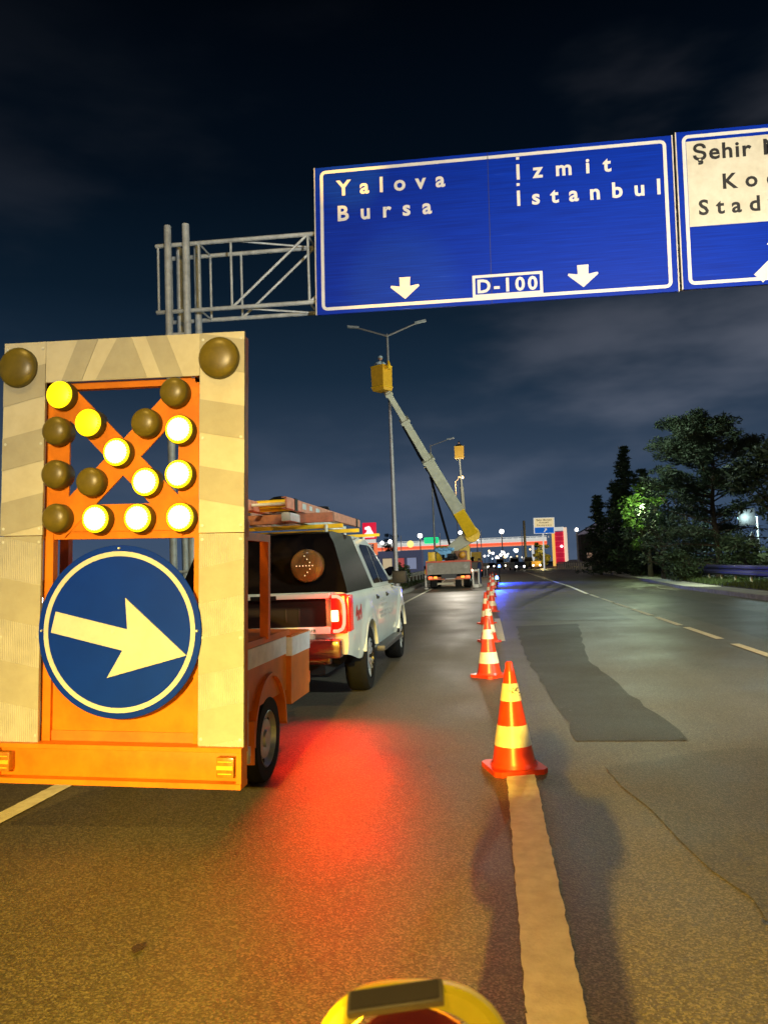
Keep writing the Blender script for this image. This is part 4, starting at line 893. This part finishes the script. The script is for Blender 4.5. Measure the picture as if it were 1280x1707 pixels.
trafic = [(806, 936, 150, (.5, .5, .5), 'car', 'grey car with headlights on, just right of the standing worker'), (818, 930, 175, (.05, .05, .06), 'car', 'dark car with headlights on, second from the worker'),
          (833, 932, 165, (.45, .45, .42), 'van', 'white van with headlights on below the bright round lamp'), (846, 931, 185, (.5, .4, .3), 'car', 'beige car with headlights on near the middle of the bridge'),
          (857, 936, 140, (.4, .42, .40), 'van', 'pale van with headlights on, left of the thick mast'), (866, 938, 128, (.08, .1, .14), 'car', 'dark blue car with headlights on, at the foot of the mast'),
          (880, 934, 150, (.03, .03, .03), 'van', 'dark van standing right of the thick mast'), (893, 937, 148, (.5, .28, .08), 'car', 'orange car by the yellow lit bush')]
for i, (px, py, Y, c_, k_, lb) in enumerate(trafic):
    car(lb, at(px, py, Y).x, Y, c_, k_, lights=i != 6)
q = at(660, 945, 125); car('dark car parked in front of the kiosk windows', q.x, 125, (.02, .02, .025), 'car', lights=False, rz=R(80))
q = at(960, 940, 135); car('purple grey car parked in front of the house', q.x, 135, (.10, .08, .16), 'car', lights=False, rz=R(80))
q = at(92, 944, 30); car('oncoming car with headlights, seen through the gap left of the round sign', q.x, 30, (.1, .11, .12), 'car')
for k in range(26):
    px, py, Y = random.uniform(806, 884), random.uniform(914, 934), random.uniform(210, 330); q = at(px, py, Y)
    c_ = random.choice(((1, .9, .7), (1, .95, .9), (.8, .9, 1), (1, .7, .35)))
    t = tag(MB().sphere((q.x, Y, q.z), random.uniform(.3, .6), 8).build('street_light', glow('city_%d' % (int(c_[2] * 100)), c_, 3)), 'one of many small lights glowing far down the road under the bridge', 'street light', 'far lights under the bridge'); MB().tube((q.x, Y + .2, 0), (q.x, Y + .2, q.z), .07, n=6).build('pole', M_dark, t)

# ------------------------------------------------------------------ guard rails, fence, blue beacons
M_rail = mat('rail_violet', (.045, .04, .13), .45, metal=.3, var=.15)
def guardrail(label, pts, z0, hgt, m, pm, step):
    t = thing('guard_rail', label, 'guard rail', (0, 0, 0), (0, 0, 0), 'guard rails beside the road'); r_ = MB()
    prof = [(0, 0), (.05, .12), (.05, .30), (0, .42), (0, .58), (.05, .70), (.05, .88), (0, 1)]
    for (x0, y0), (x1, y1) in zip(pts, pts[1:]):
        for (a, u), (b, v) in zip(prof, prof[1:]): r_.face([(x0 - a, y0, z0 + u * hgt), (x1 - a, y1, z0 + u * hgt), (x1 - b, y1, z0 + v * hgt), (x0 - b, y0, z0 + v * hgt)]); r_.face([(x0 - a + .012, y0, z0 + u * hgt), (x1 - a + .012, y1, z0 + u * hgt), (x1 - b + .012, y1, z0 + v * hgt), (x0 - b + .012, y0, z0 + v * hgt)])
    r_.build('beam', m, t)
    for (x0, y0), (x1, y1) in zip(pts, pts[1:]):
        n_ = max(1, int(abs(y1 - y0) / step))
        for k in range(n_):
            f = k / n_; MB().box((x0 + (x1 - x0) * f + .06, y0 + (y1 - y0) * f, z0 * .5 + hgt * .4 + .02), (.07, .12, z0 + hgt * .8)).build('post', pm, t)
    return t
guardrail('violet blue guard rail on pale posts below the big pine', [(10.6, 20), (10.6, 34), (11.0, 46)], .48, .46, M_rail, mat('post_cream', (.55, .52, .42), .7), 2.4)
guardrail('pale metal guard rail on the median beside the near lift truck', [(-6.1, 12), (-6.1, 44), (-7.0, 80), (-10, 130)], .55, .34, M_galv, M_galv, 4.0)
guardrail('dark guard rail further on beside the conifers', [(11.2, 50), (13.3, 85)], .42, .36, mat('rail_dark', (.06, .06, .07), .5), M_galv, 4)
FE = thing('fence', 'low white post fence at the foot of the stair tower', 'fence', (0, 0, 0)); a_, b_ = at(930, 947, 118), at(985, 951, 100)
MB().bar((a_.x, 118, 1.15), (b_.x, 100, 1.05), .1, .12).build('rail', mat('fence_grey', (.3, .3, .28), .6), FE)
for k in range(16):
    f = k / 15; MB().box((a_.x + (b_.x - a_.x) * f, 118 - 18 * f, .58), (.16, .16, 1.0)).build('picket', mat('fence_white', (.62, .60, .54), .6), FE)
def beacon(label, x, y, h, col):
    t = thing('warning_beacon', label, 'beacon', (x, y, 0), (0, 0, 0), 'blue warning beacons between the far cones')
    MB().lathe([(.16, 0), (.16, .04), (.03, .06), (.03, h - .1), (.07, h - .08), (.07, h)], 14).build('stand', M_dark, t)
    MB().lathe([(.08, h), (.085, h + .05), (.07, h + .14), (.03, h + .18), (0, h + .18)], 14).build('dome', glow('blue_dome', (.10, .22, 1), 14), t); spot('blue_flash', (x + .05, y - .1, h + .35), (x + .8, y - 1.5, 0), (.01, .05, 1), col * 2.6, 88, .6, .06)
beacon('nearer blue flashing beacon on a stand in the cone row', .22, 42, .55, 520)
beacon('farther blue flashing beacon past the crane truck', .5, 56, 1.1, 1500)
for k, (px, Y) in enumerate(((817, 50), (827, 51), (821, 58))):
    q = at(px, 965, Y); dup(c1, (q.x, Y, 0), (0, 0, .5 * k), ['far cone just left of the nearer blue beacon', 'far cone just right of the nearer blue beacon', 'farthest cone between the blue beacons'][k])
tag(MB().box((-.95, 46.5, .10), (.5, .35, .2), bv=.05).sphere((-.75, 46.4, .12), .12, 8).build('sandbag', mat('white_sack', (.7, .68, .64), .8)), 'small white sack lying on the road right of the lift truck', 'sack')

# ------------------------------------------------------------------ trees
def leafmat(n, a, b):
    m = bpy.data.materials.new(n); m.use_nodes = True; t = m.node_tree; bs = t.nodes['Principled BSDF']
    g_ = t.nodes.new('ShaderNodeNewGeometry'); r = t.nodes.new('ShaderNodeValToRGB'); t.links.new(g_.outputs['Random Per Island'], r.inputs[0])
    r.color_ramp.elements[0].color = (*a, 1); r.color_ramp.elements[1].color = (*b, 1); t.links.new(r.outputs[0], bs.inputs['Base Color']); bs.inputs['Roughness'].default_value = .7
    return m
M_con = leafmat('conifer_needles', (.012, .025, .012), (.03, .055, .02)); M_pine = leafmat('pine_needles', (.012, .024, .012), (.036, .058, .026)); M_leaf = leafmat('leaf_green', (.03, .075, .008), (.09, .17, .02)); M_shr = leafmat('shrub_green', (.03, .05, .015), (.09, .12, .03))
def leaves(mb, c, r, n, s, flat=.6, w=.45):
    for _ in range(n):
        while True:
            d = Vector((random.uniform(-1, 1), random.uniform(-1, 1), random.uniform(-1, 1)))
            if d.length < 1: break
        p = Vector(c) + Vector((d.x * r, d.y * r, d.z * r * flat)); u = Vector((random.gauss(0, 1), random.gauss(0, 1), random.gauss(0, .6))).normalized(); v = u.cross(Vector((random.gauss(0, 1), random.gauss(0, 1), random.gauss(0, 1)))).normalized()
        k = s * random.uniform(.5, 1.4); mb.face([p - u * k, p + v * k * w, p + u * k, p - v * k * w])
def conifer(label, x, y, h, rad, n, group='trees on the right verge', narrow=1.0):
    t = thing('conifer_tree', label, 'tree', (x, y, .1), (0, 0, 0), group)
    tk = MB().tube((0, 0, -.1), (0, 0, h * .97), h * .022, .02, 10); f = MB(); lv = int(h * 3.2)
    for i in range(lv):
        z = h * (.06 + .93 * i / lv); rr = rad * (1 - i / lv) ** .8 * random.uniform(.65, 1.15) + .12
        for k in range(7):
            a = random.uniform(0, 6.28); d = Vector((math.cos(a), math.sin(a), 0)); ln = rr * random.uniform(.65, 1.1); e_ = Vector((0, 0, z)) + d * ln + Vector((0, 0, -.14 * ln + .1))
            if k < 3: tk.tube((0, 0, z), e_, .03, .008, 5)
            for j in range(1, 5): leaves(f, Vector((0, 0, z)).lerp(e_, j / 4.0), .20 + .16 * ln * (1.1 - j / 5), max(2, n) * 2, .19, .55, .22)
    tk.build('trunk', M_bark, t); f.build('crown', M_con, t, flat=True); return t
def broad(label, x, y, h, rad, n, m, group='trees on the right verge', s=.17, low=.25):
    t = thing('leafy_tree', label, 'tree', (x, y, .1), (0, 0, 0), group); tk = MB().tube((0, 0, -.1), (0, 0, h * .5), h * .028, h * .016, 10); f = MB()
    for k in range(26):
        a = random.uniform(0, 6.28); z = h * random.uniform(low, .95); r_ = rad * math.sqrt(max(.1, 1 - ((z / h - .55) / .5) ** 2)) * random.uniform(.4, 1); c = Vector((r_ * math.cos(a), r_ * math.sin(a), z)); tk.tube((0, 0, min(z * .6, h * .5)), c, h * .009, .012, 6)
        leaves(f, c, rad * random.uniform(.24, .42), int(n * 1.5), s * .75, .75)
    tk.build('trunk', M_bark, t); f.build('crown', m, t, flat=True); return t
def bigpine(label, x, y, h):
    t = thing('pine_tree', label, 'tree', (x, y, .1), (0, 0, 0), 'trees on the right verge'); tk = MB(); f = MB(); pts = [Vector((math.sin(i * 1.3) * .10, 0, h * i / 8)) for i in range(9)]
    for i in range(8): tk.tube(pts[i], pts[i + 1], .20 * (1 - i / 9), .20 * (1 - (i + 1) / 9), 10)
    for k in range(96):
        fz = random.uniform(.10, .97); i = min(7, int(fz * 8)); p0 = pts[i].lerp(pts[i + 1], fz * 8 - i); a = random.uniform(0, 6.28)
        mx_ = 3.3 if fz < .55 else 3.2 * math.sqrt(max(.03, 1 - ((fz - .55) / .47) ** 2)); ln = mx_ * random.uniform(.6, 1.05)
        d = Vector((math.cos(a), math.sin(a), .28 if fz > .35 else .02)); mid = p0 + d * ln * .55 + Vector((0, 0, random.uniform(-.1, .25))); e_ = p0 + d * ln + Vector((0, 0, random.uniform(-.2, .4))); tk.tube(p0, mid, .045, .028, 6); tk.tube(mid, e_, .028, .010, 6)
        dens = 1.7 if fz > .48 else .75
        if fz > .22 and fz < .46 and -.7 < a - 6.28 * (a > 3.14) < .5: dens = .25
        for j in range(6):
            q = p0.lerp(e_, .35 + .65 * j / 5) + Vector((random.uniform(-.3, .3), random.uniform(-.3, .3), random.uniform(-.1, .25))); leaves(f, q, .46, int(44 * dens) + 1, .15, .55, .2)
            tk.tube(p0.lerp(e_, .3 + .6 * j / 5), q, .012, .006, 4)
    tk.build('trunk', M_bark, t); f.build('crown', M_pine, t, flat=True); return t
bigpine('big spreading pine with bare lower limbs in front of the teal floodlight', 11.6, 42, 8.2)
conifer('tall pointed conifer rising above the others', 11.5, 67, 11.0, 2.6, 5)
conifer('shorter dark conifer at the left end of the trees', 9.6, 71, 7.2, 1.9, 5)
conifer('dark conifer standing just right of the pointed one', 11.9, 62, 8.4, 2.2, 5)
broad('leafy tree lit bright green by a hidden lamp', 10.35, 53, 6.6, 1.75, 75, M_leaf)
broad('dark bushy tree left of the big pine', 10.0, 47.5, 4.6, 1.9, 60, M_con, low=.12)
broad('dark tree cut off by the right edge of the picture', at(1312, 960, 34).x, 34, 6.6, 1.9, 120, M_con, low=.1)
conifer('broad dark conifer between the short one and the pointed one', 10.4, 66, 7.8, 2.3, 6)
broad('dark bushy tree under the lit green leaves', 10.6, 58, 5.2, 2.3, 80, M_con, low=.08)
broad('dark rounded tree filling the gap between the green one and the pine', 11.9, 50, 6.4, 2.4, 95, M_con, low=.1)
for k, (x, y, h_, r_, lb) in enumerate(((12.6, 40.5, 1.7, 1.5, 'low dark shrub under the right side of the pine'), (9.9, 42, 1.5, 1.1, 'low dark shrub left of the pine trunk'), (13.5, 36, 1.9, 1.4, 'low grey green shrub behind the violet guard rail'), (11.0, 57, 1.8, 1.6, 'low shrub at the foot of the conifers'))):
    broad(lb, x, y, h_, r_, 55, M_shr if k == 2 else M_con, 'low shrubs on the right verge', .12, .12)
broad('small green bush on the median beside the lift truck', -6.7, 56, 1.5, .8, 60, M_shr, 'shrubs and small trees far off', .12, .12)
broad('yellow lit bushy tree under the bridge end', at(903, 925, 150).x, 150, 5.2, 1.5, 60, leafmat('yellow_leaf', (.15, .13, .02), (.3, .26, .04)), 'shrubs and small trees far off', .3, .1)
broad('dark tree between the kiosk and the tall twin lamp', at(652, 900, 170).x, 172, 9.5, 2.2, 40, M_con, 'shrubs and small trees far off', .3, .1)
g = at(904, 915, 146); point('bush_light', (g.x, 145, 2.5), (1, .8, .3), 900, .2)
point('green_tree_lamp', (9.3, 50.2, 4.6), (.75, 1, .5), 620, .15); spot('verge_grass_fill', (8.6, 33, 4.2), (10.3, 36.5, 0), (.85, 1, .62), 1500, 80, .7, .2); point('tree_fill_lamp', (5.5, 38, 8.5), (.8, 1, .78), 1500, .3)  # grass spot and tree fill are added lights to brighten verge and foliage
FLD = thing('floodlight', 'teal white floodlight shining between the pine limbs', 'floodlight', (15.6, 48, 0)); q = at(1243, 862, 48)
MB().tube((0, 0, 0), (0, 0, q.z), .07, .06, 10).build('pole', M_pole, FLD); MB().box((q.x - 15.6, -.1, q.z), (.95, .18, 1.05), bv=.05).build('housing', M_dark, FLD); MB().lathe([(.5, .1), (.48, .14), (.3, .17), (0, .18)], 24, Matrix.Translation((q.x - 15.6, 0, q.z)) @ Matrix.Rotation(R(90), 4, 'X')).build('lens', glow('flood_teal', (.62, 1, .98), 2.2), FLD)
point('flood_light', (q.x, 47.2, q.z), (.7, 1, .98), 700, .3)
q = at(1255, 900, 46); tag(MB().prism([(q.x - .35, q.z - .35), (q.x + .35, q.z - .35), (q.x, q.z + .45)], 46, 46.3).tube((q.x, 46.15, 0), (q.x, 46.15, q.z - .3), .04).build('small_sign', mat('tri_white', (.7, .7, .68), .5)), 'small white triangular sign under the teal floodlight', 'sign')

# ------------------------------------------------------------------ warning lamp on a cone in front of the camera
WX, WY, WZ = -.109, .86, .876
dup(c1, (WX, WY, 0), (0, 0, .2), 'cone carrying the yellow warning lamp at the bottom of the view')
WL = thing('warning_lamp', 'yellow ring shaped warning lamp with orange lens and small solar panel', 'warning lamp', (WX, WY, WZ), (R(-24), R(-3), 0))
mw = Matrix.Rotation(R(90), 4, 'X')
RNG = MB().lathe([(.088, -.026), (.105, -.031), (.112, -.024), (.114, 0), (.112, .024), (.105, .031), (.088, .026), (.088, -.026)], 64, mw, cap=False).build('ring', mat('lamp_yellow', (.80, .58, .012), .42, var=.1, scale=20, emit=(1, .62, .01), estr=.26), WL)  # ring emission added to brighten the housing, as if lit from inside
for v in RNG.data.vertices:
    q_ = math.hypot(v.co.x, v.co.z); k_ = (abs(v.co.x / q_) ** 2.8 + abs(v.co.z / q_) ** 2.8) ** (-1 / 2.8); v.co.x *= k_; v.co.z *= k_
MB().lathe([(.088, -.006), (.088, .006), (0, .006)], 40, mw).build('back_plate', mat('lamp_red_brown', (.22, .02, .006), .5), WL)
lensm = mat('lamp_orange', (.85, .26, .01), .25, bump=.6, bscale=130, emit=(1, .32, .01), estr=.55)
for s in (1, -1): MB().lathe([(.070, s * .006), (.069, s * .022), (.058, s * .034), (.03, s * .042), (0, s * .044)], 36, mw, cap=False).build('lens', lensm, WL)
pn = MB().box((0, 0, 0), (.106, .027, .010), bv=.002).build('solar_panel', mat('panel_rim', (.30, .27, .20), .5), WL)
pn.location = (-.012, -.040, .098); pn.rotation_euler = (R(48), R(-6), 0)
MB().box((0, 0, .0055), (.098, .021, .002)).build('solar_cell', mat('solar_grey', (.13, .115, .10), .6, spec=.2, var=.1), pn)
MB().tube((0, 0, -.165), (0, 0, -.11), .03, n=14).build('stem', M_dark, WL)
point('warning_lamp_light', (WX, WY + .075, WZ), (1, .52, .02), 85, .05)
spot('tail_light_glow', (-1.60, 7.72, 1.0), (-1.4, 6.2, 0), (1, .014, .003), 210, 92, 1, .08)
spot('brake_light_glow', (-1.60, 7.72, .98), (-.85, 4.2, 0), (1, .03, .004), 170, 40, 1, .08)
point('tail_light_spill', (-1.52, 7.70, 1.0), (1, .03, .01), 14, .05)
